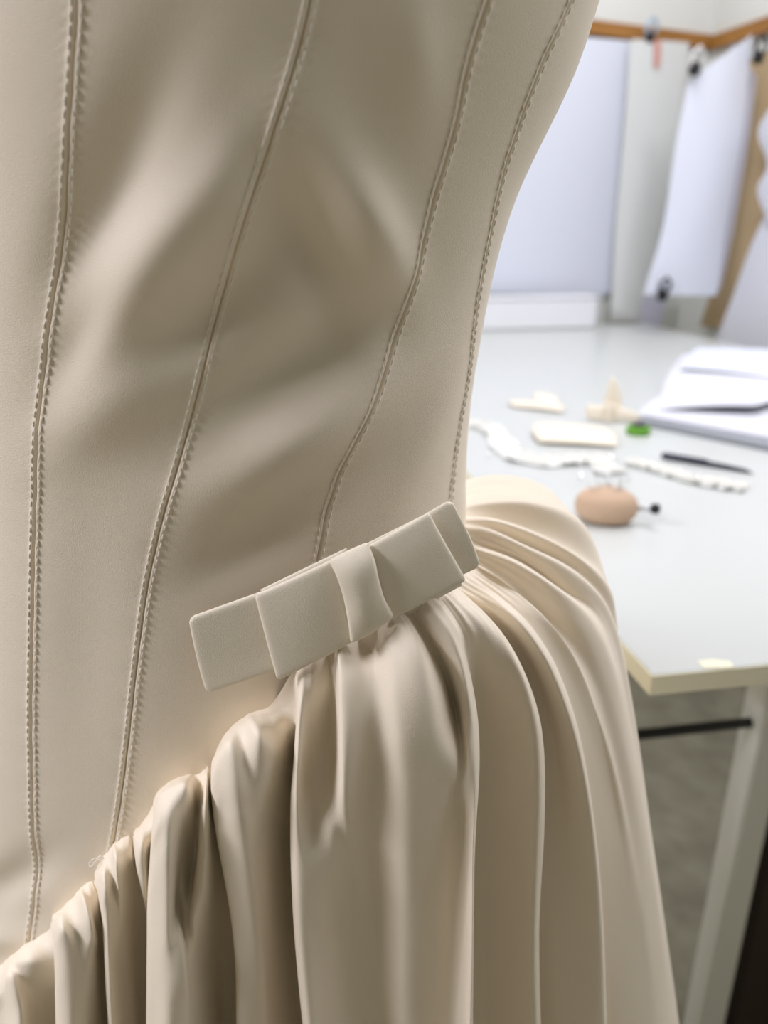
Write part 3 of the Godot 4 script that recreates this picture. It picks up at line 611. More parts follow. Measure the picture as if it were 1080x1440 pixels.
	gather([0.045, 1.0682, -0.38, 0.0513, 1.0671, -0.3707, 0.0608, 1.0658, -0.3562, 0.0743, 1.058, -0.3434, 0.0879, 1.039, -0.3446, 0.0991, 1.0159, -0.3464, 0.1086, 0.9901, -0.3478, 0.1166, 0.962, -0.3478, 0.1234, 0.932, -0.3464, 0.1295, 0.9005, -0.344, 0.1345, 0.8676, -0.3414, 0.1389, 0.8334, -0.3384, 0.1429, 0.7981, -0.3353, 0.1475, 0.7617, -0.3325, 0.1525, 0.7243, -0.33])
	gather([0.0458, 1.0685, -0.384, 0.0526, 1.0678, -0.3746, 0.0628, 1.0671, -0.3598, 0.0772, 1.0605, -0.3461, 0.0926, 1.0418, -0.346, 0.1052, 1.0187, -0.3493, 0.115, 0.9921, -0.3515, 0.1231, 0.963, -0.3519, 0.1305, 0.9321, -0.3507, 0.1378, 0.8998, -0.3482, 0.1438, 0.8659, -0.3456, 0.1491, 0.8307, -0.3426, 0.1539, 0.7942, -0.3394, 0.159, 0.7567, -0.3365, 0.1644, 0.7181, -0.334])
	gather([0.0466, 1.0689, -0.388, 0.0521, 1.0696, -0.3775, 0.0612, 1.0697, -0.3616, 0.0757, 1.0585, -0.35, 0.0916, 1.0403, -0.3474, 0.1052, 1.017, -0.3504, 0.1166, 0.9903, -0.3519, 0.1265, 0.9611, -0.3522, 0.135, 0.9298, -0.3514, 0.1426, 0.8968, -0.3498, 0.15, 0.8624, -0.3481, 0.1566, 0.8265, -0.3459, 0.1625, 0.7894, -0.3433, 0.1683, 0.7512, -0.3406, 0.1742, 0.7118, -0.338])
	gather([0.047, 1.0688, -0.392, 0.0545, 1.067, -0.3831, 0.067, 1.0615, -0.3717, 0.0828, 1.0477, -0.3664, 0.1001, 1.0312, -0.3611, 0.1139, 1.0084, -0.359, 0.1239, 0.9814, -0.3577, 0.1328, 0.9522, -0.3563, 0.1414, 0.9212, -0.3551, 0.1495, 0.8887, -0.3535, 0.1568, 0.8546, -0.351, 0.1636, 0.8192, -0.3488, 0.1699, 0.7824, -0.3469, 0.176, 0.7445, -0.3446, 0.1819, 0.7056, -0.342])
	gather([0.0472, 1.071, -0.395, 0.0553, 1.0714, -0.3857, 0.0692, 1.0681, -0.3738, 0.0873, 1.057, -0.3653, 0.1055, 1.0394, -0.3621, 0.1187, 1.0147, -0.362, 0.1293, 0.9865, -0.3617, 0.1388, 0.956, -0.3608, 0.147, 0.9234, -0.3598, 0.1549, 0.8892, -0.3583, 0.1625, 0.8535, -0.3562, 0.1697, 0.8165, -0.354, 0.1764, 0.778, -0.3521, 0.1831, 0.7385, -0.3497, 0.1898, 0.6978, -0.347])
	gather([0.0476, 1.0732, -0.399, 0.0551, 1.0751, -0.3886, 0.0693, 1.0746, -0.375, 0.0889, 1.0642, -0.3662, 0.1089, 1.0462, -0.3671, 0.1231, 1.0209, -0.3681, 0.1331, 0.9908, -0.3676, 0.1423, 0.9584, -0.3668, 0.1512, 0.9242, -0.3657, 0.1599, 0.8882, -0.364, 0.1683, 0.8508, -0.3619, 0.1761, 0.8118, -0.3602, 0.1832, 0.7713, -0.3589, 0.1905, 0.7296, -0.3569, 0.198, 0.6868, -0.354])
	gather([0.0474, 1.0741, -0.402, 0.0592, 1.0716, -0.3968, 0.0774, 1.065, -0.3911, 0.0974, 1.0532, -0.3843, 0.1192, 1.0371, -0.382, 0.1314, 1.0102, -0.3797, 0.1404, 0.9795, -0.3778, 0.1492, 0.9467, -0.3762, 0.1578, 0.912, -0.3747, 0.1663, 0.8758, -0.3725, 0.1747, 0.838, -0.3698, 0.1828, 0.7987, -0.3679, 0.1905, 0.7579, -0.3667, 0.1982, 0.7159, -0.365, 0.206, 0.6728, -0.363])
	gather([0.0468, 1.0768, -0.405, 0.0587, 1.0766, -0.3981, 0.0771, 1.0697, -0.3904, 0.0985, 1.0581, -0.3837, 0.1207, 1.04, -0.385, 0.1337, 1.0115, -0.386, 0.1428, 0.9791, -0.3848, 0.152, 0.9446, -0.3836, 0.1615, 0.9083, -0.3826, 0.1708, 0.8702, -0.3809, 0.1798, 0.8305, -0.3787, 0.1887, 0.7892, -0.3773, 0.1975, 0.7465, -0.3766, 0.2062, 0.7024, -0.3751, 0.2147, 0.6572, -0.373])
	gather([0.0463, 1.08, -0.409, 0.0578, 1.0822, -0.4003, 0.0771, 1.0764, -0.3903, 0.1012, 1.0653, -0.3861, 0.1233, 1.0446, -0.3893, 0.1374, 1.0146, -0.3929, 0.1474, 0.9801, -0.3941, 0.1568, 0.9432, -0.3941, 0.1657, 0.9042, -0.3933, 0.1746, 0.8634, -0.3921, 0.1844, 0.821, -0.3906, 0.1946, 0.7771, -0.389, 0.2051, 0.7318, -0.3884, 0.2152, 0.685, -0.3874, 0.2248, 0.6368, -0.386])
	gather([0.0461, 1.081, -0.411, 0.061, 1.0772, -0.4129, 0.0829, 1.0683, -0.4088, 0.1086, 1.0565, -0.4048, 0.1303, 1.0329, -0.4067, 0.1437, 1.0001, -0.4092, 0.154, 0.9635, -0.4105, 0.1637, 0.9243, -0.411, 0.1733, 0.8829, -0.4116, 0.1831, 0.8397, -0.412, 0.1936, 0.7948, -0.4122, 0.2044, 0.7482, -0.412, 0.2153, 0.7002, -0.4105, 0.2258, 0.6505, -0.4098, 0.236, 0.5993, -0.41])
	gather([0.0459, 1.0833, -0.414, 0.0621, 1.0832, -0.4141, 0.0856, 1.0773, -0.4074, 0.112, 1.0634, -0.4051, 0.1341, 1.0394, -0.4111, 0.144, 1.004, -0.4161, 0.1539, 0.9655, -0.419, 0.1643, 0.9245, -0.4207, 0.1744, 0.8812, -0.422, 0.1845, 0.8359, -0.4229, 0.1949, 0.7887, -0.4232, 0.2056, 0.7398, -0.423, 0.2168, 0.6894, -0.4225, 0.2275, 0.6374, -0.4214, 0.2377, 0.5837, -0.42])
	gather([0.0457, 1.0839, -0.417, 0.0585, 1.0791, -0.4273, 0.0825, 1.0719, -0.4301, 0.1111, 1.0592, -0.4254, 0.1374, 1.0363, -0.4285, 0.1466, 0.9985, -0.4315, 0.1557, 0.9576, -0.4338, 0.1657, 0.9143, -0.4356, 0.176, 0.8687, -0.437, 0.1865, 0.821, -0.4379, 0.1974, 0.7713, -0.4381, 0.2085, 0.7199, -0.438, 0.2198, 0.6668, -0.438, 0.2309, 0.612, -0.438, 0.2419, 0.5556, -0.438])
	gather([0.0454, 1.0871, -0.424, 0.0612, 1.0871, -0.4326, 0.0883, 1.0864, -0.4348, 0.1184, 1.0738, -0.4381, 0.1373, 1.0425, -0.4445, 0.1469, 1.0027, -0.4468, 0.1548, 0.9595, -0.4483, 0.1627, 0.9135, -0.4496, 0.1721, 0.8654, -0.4502, 0.183, 0.8154, -0.45, 0.1941, 0.7633, -0.45, 0.2056, 0.7093, -0.45, 0.2172, 0.6535, -0.45, 0.2287, 0.596, -0.45, 0.24, 0.5368, -0.45])
	gather([0.0455, 1.0894, -0.434, 0.0592, 1.087, -0.4475, 0.084, 1.0826, -0.4627, 0.1171, 1.0701, -0.4658, 0.141, 1.039, -0.4725, 0.1475, 0.9952, -0.4745, 0.155, 0.9483, -0.4761, 0.1634, 0.8985, -0.4773, 0.1731, 0.8464, -0.4786, 0.1842, 0.7921, -0.4798, 0.1953, 0.7355, -0.4802, 0.2068, 0.677, -0.48, 0.219, 0.6166, -0.48, 0.2307, 0.5542, -0.48, 0.2415, 0.49, -0.48])
	gather([0.0457, 1.0907, -0.446, 0.0596, 1.0891, -0.461, 0.084, 1.0845, -0.4804, 0.118, 1.0698, -0.4886, 0.1384, 1.0338, -0.4954, 0.1457, 0.9876, -0.4989, 0.1529, 0.9378, -0.5011, 0.1607, 0.885, -0.5023, 0.1698, 0.8296, -0.5035, 0.1805, 0.7719, -0.5047, 0.1909, 0.7118, -0.5052, 0.2011, 0.6494, -0.505, 0.2124, 0.5852, -0.505, 0.2238, 0.519, -0.505, 0.2348, 0.4509, -0.505])
	gather([0.0456, 1.0908, -0.46, 0.0577, 1.0877, -0.4779, 0.0791, 1.0819, -0.5032, 0.1122, 1.0676, -0.521, 0.1304, 1.0274, -0.5265, 0.1363, 0.9779, -0.528, 0.1433, 0.9248, -0.5291, 0.1507, 0.8686, -0.5301, 0.1587, 0.8095, -0.5313, 0.1673, 0.7477, -0.5326, 0.1764, 0.6836, -0.5335, 0.186, 0.6172, -0.5339, 0.1962, 0.5486, -0.534, 0.2068, 0.4781, -0.534, 0.2176, 0.4056, -0.534])


func hidden_folds() -> void:
	# the back and the far side of the skirt, in even folds
	var steps := 34
	for k in steps:
		var th := lerpf(2.05, TAU - 0.9, float(k) / (steps - 1))
		var y := waist_height(th if th < 3.68 else th - TAU)
		var r := ring_at(y)
		var out := 0.5 + 0.5 * cos(PI * k)
		var p := PackedVector3Array()
		for i in 15:
			var s := pow(i / 14.0, 1.35)
			var puff := 0.05 * (1.0 - exp(-s * 9.0)) + 0.085 * s + (out - 0.5) * 0.03 * minf(1.0, s * 6.0)
			if th > 4.4:
				puff *= lerpf(1.0, 0.55, smoothstep(4.4, 5.2, th))
			p.append(on_ring(r, th, lerpf(y - 0.002, minf(0.8, y - 0.12), s) + 0.015 * sin(PI * minf(1.0, s * 3.0)), puff))
		folds.append(p)


func knot_mix(p0: Vector3, p1: Vector3, p2: Vector3, p3: Vector3, t: float) -> Vector3:
	# smooth curve from p1 to p2 that does not overshoot where the points crowd
	var d1 := sqrt(p1.distance_to(p2)) + 1e-5
	var d0 := sqrt(p0.distance_to(p1)) + 1e-5
	var d2 := sqrt(p2.distance_to(p3)) + 1e-5
	var m1 := ((p1 - p0) / d0 - (p2 - p0) / (d0 + d1) + (p2 - p1) / d1) * d1
	var m2 := ((p2 - p1) / d1 - (p3 - p1) / (d1 + d2) + (p3 - p2) / d2) * d1
	var t2 := t * t
	var t3 := t2 * t
	return p1 * (2 * t3 - 3 * t2 + 1) + m1 * (t3 - 2 * t2 + t) + p2 * (3 * t2 - 2 * t3) + m2 * (t3 - t2)


func make_skirt(dress: Node3D) -> void:
	fold_lines()
	hidden_folds()
	var middle := Vector3(-0.08, 0, -0.42)
	var lines: Array[PackedVector3Array] = []
	var rows := 0
	for f in folds:
		var n := f.size()
		var p := f.duplicate()
		for e in [[0.56, 1.1], [0.28, 1.2], [0.012, 1.28]]:
			var q: Vector3 = middle + (f[n - 1] - middle) * e[1]
			q.y = e[0] + (0.004 * sin(p.size() + q.x * 40.0) if e[0] > 0.1 else 0.0)
			p.append(q)
		var dense := PackedVector3Array()
		for k in p.size() - 1:
			var steps := 9 if k < n - 1 else 5
			for s in steps:
				dense.append(knot_mix(p[maxi(k - 1, 0)] if k > 0 else 2.0 * p[0] - p[1], p[k], p[k + 1], p[mini(k + 2, p.size() - 1)] if k + 2 < p.size() else 2.0 * p[k + 1] - p[k], s / float(steps)))
		dense.append(p[-1])
		rows = dense.size()
		lines.append(dense)
	var count := lines.size()
	var across := 12
	var nu := count * across
	var pts := PackedVector3Array()
	pts.resize(nu * rows)
	for j in rows:
		for k in count:
			var p0 := lines[(k + count - 1) % count][j]
			var p1 := lines[k][j]
			var p2 := lines[(k + 1) % count][j]
			var p3 := lines[(k + 2) % count][j]
			for s in across:
				pts[j * nu + k * across + s] = knot_mix(p0, p1, p2, p3, s / float(across)) - dress.position
	# let the cloth settle: some gentle passes of smoothing, the seam held
	for pass_ in 7:
		var was := pts.duplicate()
		for j in range(1, rows - 1):
			for i in nu:
				var k := j * nu + i
				pts[k] = was[k] * 0.4 + (was[j * nu + (i + 1) % nu] + was[j * nu + (i + nu - 1) % nu] + was[k - nu] + was[k + nu]) * 0.15
	# small gathers where the cloth is drawn up on the seam
	var flat := pts.duplicate()
	var reach := 26
	for j in range(1, reach):
		var fade := sin(PI * j / float(reach)) * (1.0 - 0.5 * j / float(reach))
		for i in nu:
			var k := j * nu + i
			var n := (flat[k + nu] - flat[k - nu]).cross(flat[j * nu + (i + 1) % nu] - flat[j * nu + (i + nu - 1) % nu]).normalized()
			var at := i / float(across)
			var wave := sin(at * TAU * 1.37) + 0.7 * sin(at * TAU * 0.83 + 1.0) + 0.5 * sin(at * 2.1 + 0.05 * j)
			pts[k] = flat[k] + n * (wave * fade * (0.00042 if at > 55.0 else 0.00025))
	obj("skirt", grid(pts, nu, true), M.cloth, dress)


func make_bow(dress: Node3D) -> void:
	var bow := Node3D.new()
	bow.name = "bow"
	dress.add_child(bow)
	bow.position = Vector3(-1.2288, -13.3986, -30) - dress.position
	var o := dress.position + bow.position
	var piece := func(called: String, slabs: Array):
		for s in slabs:
			s[0] = shifted(s[0], o)
		obj(called, join(slabs), M.bow_cloth, bow)
	piece.call("bow_tail", [slab([Vector3(-0.0865, 1.0789, -0.303), Vector3(-0.0854, 1.0678, -0.3025), Vector3(-0.0834, 1.0527, -0.302), Vector3(-0.0811, 1.0403, -0.3015)], [Vector3(-0.0433, 1.0956, -0.303), Vector3(-0.0419, 1.0827, -0.3025), Vector3(-0.0399, 1.0688, -0.302), Vector3(-0.0377, 1.0578, -0.301)], 0.003, 0.0, 40, 40, Vector3.ZERO, 18.0, 0.09)])
	piece.call("bow_tail", [slab([Vector3(0.0153, 1.124, -0.309), Vector3(0.0185, 1.1136, -0.308), Vector3(0.0224, 1.102, -0.3075), Vector3(0.0257, 1.093, -0.307)], [Vector3(0.0288, 1.1307, -0.313), Vector3(0.0336, 1.1219, -0.312), Vector3(0.039, 1.1108, -0.3115), Vector3(0.0428, 1.1001, -0.311)], 0.003, 0.0, 40, 40, Vector3.ZERO, 18.0, 0.09)])
	piece.call("bow_loop", [
		slab([Vector3(-0.0551, 1.094, -0.295), Vector3(-0.0526, 1.081, -0.294), Vector3(-0.0499, 1.0666, -0.2935), Vector3(-0.0471, 1.0529, -0.293)], [Vector3(-0.0155, 1.1133, -0.296), Vector3(-0.0132, 1.1018, -0.2955), Vector3(-0.011, 1.0876, -0.295), Vector3(-0.0087, 1.0745, -0.295)], 0.003, 0.002, 40, 40, Vector3.ZERO, 18.0, 0.05),
		slab([Vector3(-0.0537, 1.0932, -0.3015), Vector3(-0.0519, 1.08, -0.301), Vector3(-0.0494, 1.0658, -0.301), Vector3(-0.0468, 1.0525, -0.3)], [Vector3(-0.0156, 1.114, -0.299), Vector3(-0.0134, 1.1022, -0.299), Vector3(-0.0111, 1.0873, -0.299), Vector3(-0.0087, 1.0746, -0.298)], 0.003),
	])
	piece.call("bow_loop", [
		slab([Vector3(-0.0119, 1.1133, -0.296), Vector3(-0.0084, 1.102, -0.295), Vector3(-0.0049, 1.0896, -0.2945), Vector3(-0.0018, 1.0803, -0.294)], [Vector3(0.0187, 1.1291, -0.3015), Vector3(0.0239, 1.1194, -0.3), Vector3(0.0299, 1.1086, -0.2995), Vector3(0.0353, 1.0988, -0.299)], 0.003, 0.002, 40, 40, Vector3.ZERO, 18.0, 0.05),
		slab([Vector3(-0.012, 1.1134, -0.299), Vector3(-0.0085, 1.1006, -0.298), Vector3(-0.0043, 1.0871, -0.298), Vector3(-0.0006, 1.076, -0.298)], [Vector3(0.0181, 1.1268, -0.306), Vector3(0.0235, 1.1164, -0.306), Vector3(0.0293, 1.1048, -0.305), Vector3(0.0343, 1.0936, -0.305)], 0.003),
	])
	piece.call("bow_knot", [slab([Vector3(-0.0232, 1.1101, -0.2945), Vector3(-0.0195, 1.1041, -0.2905), Vector3(-0.0167, 1.0935, -0.29), Vector3(-0.0151, 1.0818, -0.29), Vector3(-0.0144, 1.0727, -0.2915)], [Vector3(-0.0068, 1.1183, -0.295), Vector3(-0.0038, 1.1117, -0.291), Vector3(-0.0018, 1.1022, -0.2905), Vector3(0.0003, 1.0943, -0.2905), Vector3(0.0042, 1.0854, -0.292)], 0.004, 0.003, 40, 40, Vector3.ZERO, 18.0, 0.04)])


func make_dress() -> void:
	var dress := thing("dress", "cream satin dress with topstitched panelled bodice, gathered skirt and flat bow at the waist", "dress", Vector3(-0.08, 0, -0.42))
	make_bodice(dress)
	make_stitches(dress)
	make_skirt(dress)
	make_bow(dress)
	# a curl of loose thread left at the gathered seam
	var bits := []
	for k in 3:
		var at: Vector3 = Vector3(-0.1458, 0.9422, -0.304) + Vector3(0.002 * k, 0.0012 * k, 0.001) - dress.position
		var line := PackedVector3Array()
		for s in 7:
			line.append(at + Vector3(0.0022 * cos(s * 0.9 + k), 0.002 * sin(s * 1.1 + k * 2.0), 0.0012 + 0.0004 * s))
		bits.append(thread(line, 0.00028))
	obj("loose_thread", join(bits), M.thread, dress)


# ---------------------------------------------------------------- the room
const CORNER := Vector3(1.17, 0, -3.16)
const ALONG_BACK := Vector3(-0.97815, 0, 0.20791)     # along the back wall, away from the corner
const ALONG_SIDE := Vector3(0.20791, 0, 0.97815)      # along the right wall, away from the corner
const CEILING_Y := 2.8


func make_room() -> void:
	var turn := 0.20944
	var mid := func(a: float, b: float, y: float) -> Vector3:
		return CORNER + ALONG_BACK * a + ALONG_SIDE * b + Vector3.UP * y
	struct("floor", box(Vector3(7.4, 0.1, 9.4), 0.0), M.floor, mid.call(3.3, 4.3, -0.05), turn)
	struct("ceiling", box(Vector3(7.4, 0.1, 9.4), 0.0), M.wall, mid.call(3.3, 4.3, CEILING_Y + 0.05), turn)
	struct("wall_back", box(Vector3(7.0, CEILING_Y, 0.2), 0.0), M.wall, mid.call(3.3, -0.1, CEILING_Y / 2), turn)
	struct("wall_right", box(Vector3(0.2, CEILING_Y, 9.0), 0.0), M.wall, mid.call(-0.1, 4.3, CEILING_Y / 2), turn)
	struct("unseen_wall_left", box(Vector3(0.2, CEILING_Y, 9.0), 0.0), M.dull_wall, mid.call(6.7, 4.3, CEILING_Y / 2), turn)  # out of view, kept dark to cut the light bounced onto the dress
	struct("unseen_wall_front", box(Vector3(7.0, CEILING_Y, 0.2), 0.0), M.dull_wall, mid.call(3.3, 8.7, CEILING_Y / 2), turn)  # out of view, dark and set far back so less light bounces


func unseen_ceiling_light(label: String, at: Vector3, size: Vector2, turn: float, energy: float, tint: Color) -> void:
	var t := thing("unseen_ceiling_light", label, "lamp", at, turn, "unseen ceiling lights of the workroom")
	obj("housing", box(Vector3(size.x + 0.06, 0.05, size.y + 0.06), 0.006), M.white_metal, t, Vector3(0, -0.025, 0))
	var m := StandardMaterial3D.new()
	m.resource_name = "lamp diffuser"
	m.albedo_color = Color(0.9, 0.9, 0.9)
	m.emission_enabled = true
	m.emission = tint
	m.emission_energy_multiplier = 2.0
	obj("diffuser", box(Vector3(size.x, 0.01, size.y), 0.002), m, t, Vector3(0, -0.053, 0))
	var l := AreaLight3D.new()
	l.name = "light"
	l.area_size = size
	l.area_range = 12.0
	l.area_attenuation = 2.0
	l.light_color = tint
	l.light_energy = energy
	l.shadow_enabled = true
	l.rotation_degrees.x = -90
	l.position.y = -0.07
	t.add_child(l)


# ---------------------------------------------------------------- the table
const TABLE_TURN := 0.165


func table_frame(local: Vector3) -> Vector3:
	return Vector3(0.218, 0, -0.54) + Basis(Vector3.UP, TABLE_TURN) * local


func make_table() -> void:
	var t := thing("cutting_table", "long white cutting table with cream edge banding, covered in fabric scraps and papers", "table", Vector3(0.218, 0, -0.54), TABLE_TURN)
	var w := 1.18
	var d := 2.32
	obj("tabletop", box(Vector3(w - 0.002, 0.019, d - 0.002), 0.0008), M.laminate, t, Vector3(w / 2, TABLE_Y - 0.0095, -d / 2))
	obj("edge_band", box(Vector3(w, 0.0186, 0.0014), 0.0005), M.banding, t, Vector3(w / 2, TABLE_Y - 0.0097, 0))
	obj("edge_band", box(Vector3(w, 0.0186, 0.0014), 0.0005), M.banding, t, Vector3(w / 2, TABLE_Y - 0.0097, -d))
	obj("edge_band", box(Vector3(0.0014, 0.0186, d), 0.0005), M.banding, t, Vector3(0, TABLE_Y - 0.0097, -d / 2))
	obj("edge_band", box(Vector3(0.0014, 0.0186, d), 0.0005), M.banding, t, Vector3(w, TABLE_Y - 0.0097, -d / 2))
	for x in [0.04, 0.3, 1.1]:
		for z in [-0.227, -2.1]:
			obj("leg", box(Vector3(0.04, TABLE_Y - 0.019, 0.04), 0.003), M.leg, t, Vector3(x, (TABLE_Y - 0.019) / 2, z))
	for z in [-0.227, -2.1]:
		var p := PackedVector3Array([Vector3(0.06, 0.662, z), Vector3(0.28, 0.662, z)])
		obj("stretcher", tube(p, PackedFloat32Array([0.0065, 0.0065]), 14), M.dark_metal, t)
		obj("side_panel", box(Vector3(0.42, TABLE_Y - 0.03, 0.03), 0.002), M.dark_wood, t, Vector3(0.545, (TABLE_Y - 0.02) / 2, z + 0.003))


# ---------------------------------------------------------------- hanging papers
func on_wall(side: String, p: Vector2, off: float) -> Vector3:
	if side == "back":
		return CORNER + ALONG_BACK * p.x + ALONG_SIDE * off + Vector3.UP * p.y
	return CORNER + ALONG_SIDE * p.x + ALONG_BACK * off + Vector3.UP * p.y


func hung(called: String, label: String, category: String, side: String, left: Array, right: Array, off: float, lower_off: float, bulge: float, thick: float, m: Material, group := "") -> MeshInstance3D:
	var a := []
	var b := []
	for k in left.size():
		var o := lerpf(off, lower_off, float(k) / (left.size() - 1))
		a.append(on_wall(side, left[k], o))
		b.append(on_wall(side, right[k], o))
	var s := slab(a, b, thick, bulge, 24, 30, Vector3.ZERO, 80.0)
	var mid := middle_of(s[0])
	s[0] = shifted(s[0], mid)
	var o := obj(called, join([s]), m, null, mid)
	tag(o, label, category, group)
	return o


func make_wall_things() -> void:
	var sheets := "paper patterns hanging from the rail"
	# wooden rail in two lengths, meeting in the corner
	var rail := func(label: String, side: String, p: Vector2, q: Vector2) -> void:
		var a := on_wall(side, p, 0.012)
		var b := on_wall(side, q, 0.012)
		var o := obj("rail", box(Vector3(a.distance_to(b), 0.045, 0.022), 0.003), M.rail_wood, null, (a + b) / 2)
		o.basis = Basis.looking_at((b - a).normalized(), Vector3.UP) * Basis(Vector3.UP, PI / 2)
		tag(o, label, "rail", "wooden rails along the walls")
	rail.call("orange-brown wooden rail along the back wall above the hanging papers", "back", Vector2(0.0048, 1.8635), Vector2(1.1515, 1.9266))
	rail.call("short orange-brown wooden rail on the right wall beside the corner", "right", Vector2(0.0322, 1.8593), Vector2(0.8032, 1.8431))
	hung("pattern_sheet", "wide bluish-white paper pattern hanging nearest the dress on the back wall", "paper pattern", "back", [Vector2(0.9597, 1.8636), Vector2(0.9513, 1.611), Vector2(0.9415, 1.3167), Vector2(0.9426, 1.0188)], [Vector2(0.3153, 1.8535), Vector2(0.3101, 1.582), Vector2(0.3109, 1.2954), Vector2(0.2955, 1.0034)], 0.02, 0.02, 0.015, 0.001, M.blue_paper, sheets)
	hung("pattern_sheet", "narrow greyish-white paper strip hanging between two wider bluish sheets", "paper pattern", "back", [Vector2(0.3477, 1.8507), Vector2(0.3367, 1.577), Vector2(0.3349, 1.2702), Vector2(0.3175, 0.9062)], [Vector2(0.1204, 1.8495), Vector2(0.1274, 1.5587), Vector2(0.1491, 1.2206), Vector2(0.185, 0.9032)], 0.06, 0.06, 0.012, 0.001, M.grey_paper, sheets)
	hung("pattern_sheet", "bluish-white paper pattern with flared hem hanging in the corner of the walls", "paper pattern", "back", [Vector2(0.3334, 1.6703), Vector2(0.3501, 1.4861), Vector2(0.3612, 1.2449), Vector2(0.4029, 1.0359)], [Vector2(0.1358, 1.7998), Vector2(0.1195, 1.5214), Vector2(0.1278, 1.245), Vector2(0.1281, 1.0268)], 0.43, 0.43, 0.02, 0.001, M.blue_paper, sheets)
	hung("pattern_sheet", "pale lilac paper pattern showing as a narrow edge behind the flared sheet", "paper pattern", "back", [Vector2(0.1666, 1.7855), Vector2(0.1468, 1.5259), Vector2(0.1361, 1.2451), Vector2(0.1475, 1.0494)], [Vector2(0.0642, 1.6952), Vector2(0.0601, 1.5068), Vector2(0.0676, 1.2225), Vector2(0.0829, 1.0413)], 0.38, 0.38, 0.0, 0.001, M.lilac_paper, sheets)
	hung("cardboard_pattern", "brown cardboard pattern hanging on the right wall next to the corner", "cardboard", "right", [Vector2(0.2657, 1.7644), Vector2(0.2914, 1.5157), Vector2(0.2924, 1.1983), Vector2(0.2106, 0.9002)], [Vector2(0.5875, 1.769), Vector2(0.6349, 1.4834), Vector2(0.6382, 1.1824), Vector2(0.5909, 0.9156)], 0.03, 0.03, 0.0, 0.004, M.cardboard)
	hung("pattern_sheet", "white paper pattern with a slanting edge on the right wall, reaching down to the table", "paper pattern", "right", [Vector2(0.5397, 1.3187), Vector2(0.479, 1.1745), Vector2(0.4364, 1.0168), Vector2(0.3768, 0.8351)], [Vector2(0.8268, 1.3195), Vector2(0.8628, 1.1875), Vector2(0.9043, 1.0347), Vector2(0.9518, 0.8604)], 0.06, 0.08, 0.01, 0.001, M.white_paper, sheets)
	hung("pattern_sheet", "white paper pattern with a scalloped edge at the right border, above the slanting one", "paper pattern", "right", [Vector2(0.4943, 1.595), Vector2(0.4511, 1.5282), Vector2(0.5209, 1.4286), Vector2(0.4918, 1.3558), Vector2(0.5674, 1.2616)], [Vector2(0.7803, 1.5752), Vector2(0.8, 1.5025), Vector2(0.8249, 1.4109), Vector2(0.845, 1.3371), Vector2(0.8703, 1.2442)], 0.08, 0.08, 0.01, 0.001, M.white_paper, sheets)
	hung("folded_sheet", "grey-lilac folded sheet standing in shadow under the flared pattern", "paper", "back", [Vector2(0.1933, 0.995), Vector2(0.1952, 0.9633), Vector2(0.1992, 0.9233), Vector2(0.2009, 0.8884)], [Vector2(0.096, 1.0092), Vector2(0.0961, 0.9667), Vector2(0.1023, 0.924), Vector2(0.1086, 0.8808)], 0.07, 0.07, 0.0, 0.001, M.lilac_paper)
	# clips and hooks on the rail
	var hook := func(label: String, at: Vector3, m: Material) -> void:
		var t := thing("spring_clip", label, "clip", at, 0.2, "clips holding the papers")
		obj("jaw", lathe(smooth_profile([[0.0, -0.03], [0.016, -0.027], [0.02, -0.01], [0.013, 0.006], [0.0, 0.01]], 4), 14, Vector3(1, 1, 0.5)), M.black_plastic, t)
		obj("grip", tube(PackedVector3Array([Vector3(-0.018, 0.0, 0.004), Vector3(-0.016, 0.03, 0.012), Vector3(0.0, 0.045, 0.016), Vector3(0.016, 0.03, 0.012), Vector3(0.018, 0.0, 0.004)]), PackedFloat32Array([0.005, 0.006, 0.006, 0.006, 0.005]), 8), m, t)
	hook.call("pale blue and black spring clip on the rail above the greyish strip", on_wall("back", Vector2(0.2752, 1.8686), 0.06), M.blue_plastic)
	hook.call("grey spring clip at the top left corner of the flared sheet", on_wall("back", Vector2(0.3285, 1.7071), 0.45), M.white_metal)
	hook.call("black spring clip at the top right corner of the flared sheet", on_wall("back", Vector2(0.1181, 1.7455), 0.45), M.black_plastic)
	hook.call("small black clip at the lower left corner of the flared sheet", on_wall("back", Vector2(0.3448, 1.0449), 0.45), M.black_plastic)
	hung("ribbon", "dusty pink ribbon end hanging from the pale blue clip", "ribbon", "back", [Vector2(0.2679, 1.849), Vector2(0.2613, 1.8194), Vector2(0.26, 1.7895), Vector2(0.2541, 1.7659)], [Vector2(0.2409, 1.848), Vector2(0.2344, 1.8205), Vector2(0.233, 1.7905), Vector2(0.2349, 1.7645)], 0.075, 0.075, 0.0, 0.001, M.pink)


# ---------------------------------------------------------------- what lies on the table
func lying(called: String, label: String, category: String, slabs: Array, m: Material, group := "") -> MeshInstance3D:
	var all := PackedVector3Array()
	for s in slabs:
		all.append_array(s[0])
	var mid := middle_of(all)
	for s in slabs:
		s[0] = shifted(s[0], mid)
	var o := obj(called, join(slabs), m, null, mid)
	return tag(o, label, category, group)


func up(p: Vector3, h: float) -> Vector3:
	return p + Vector3.UP * h


func raised(a: Array, h: Array) -> Array:
	var out := []
	for k in a.size():
		out.append(up(a[k], h[k]))
	return out


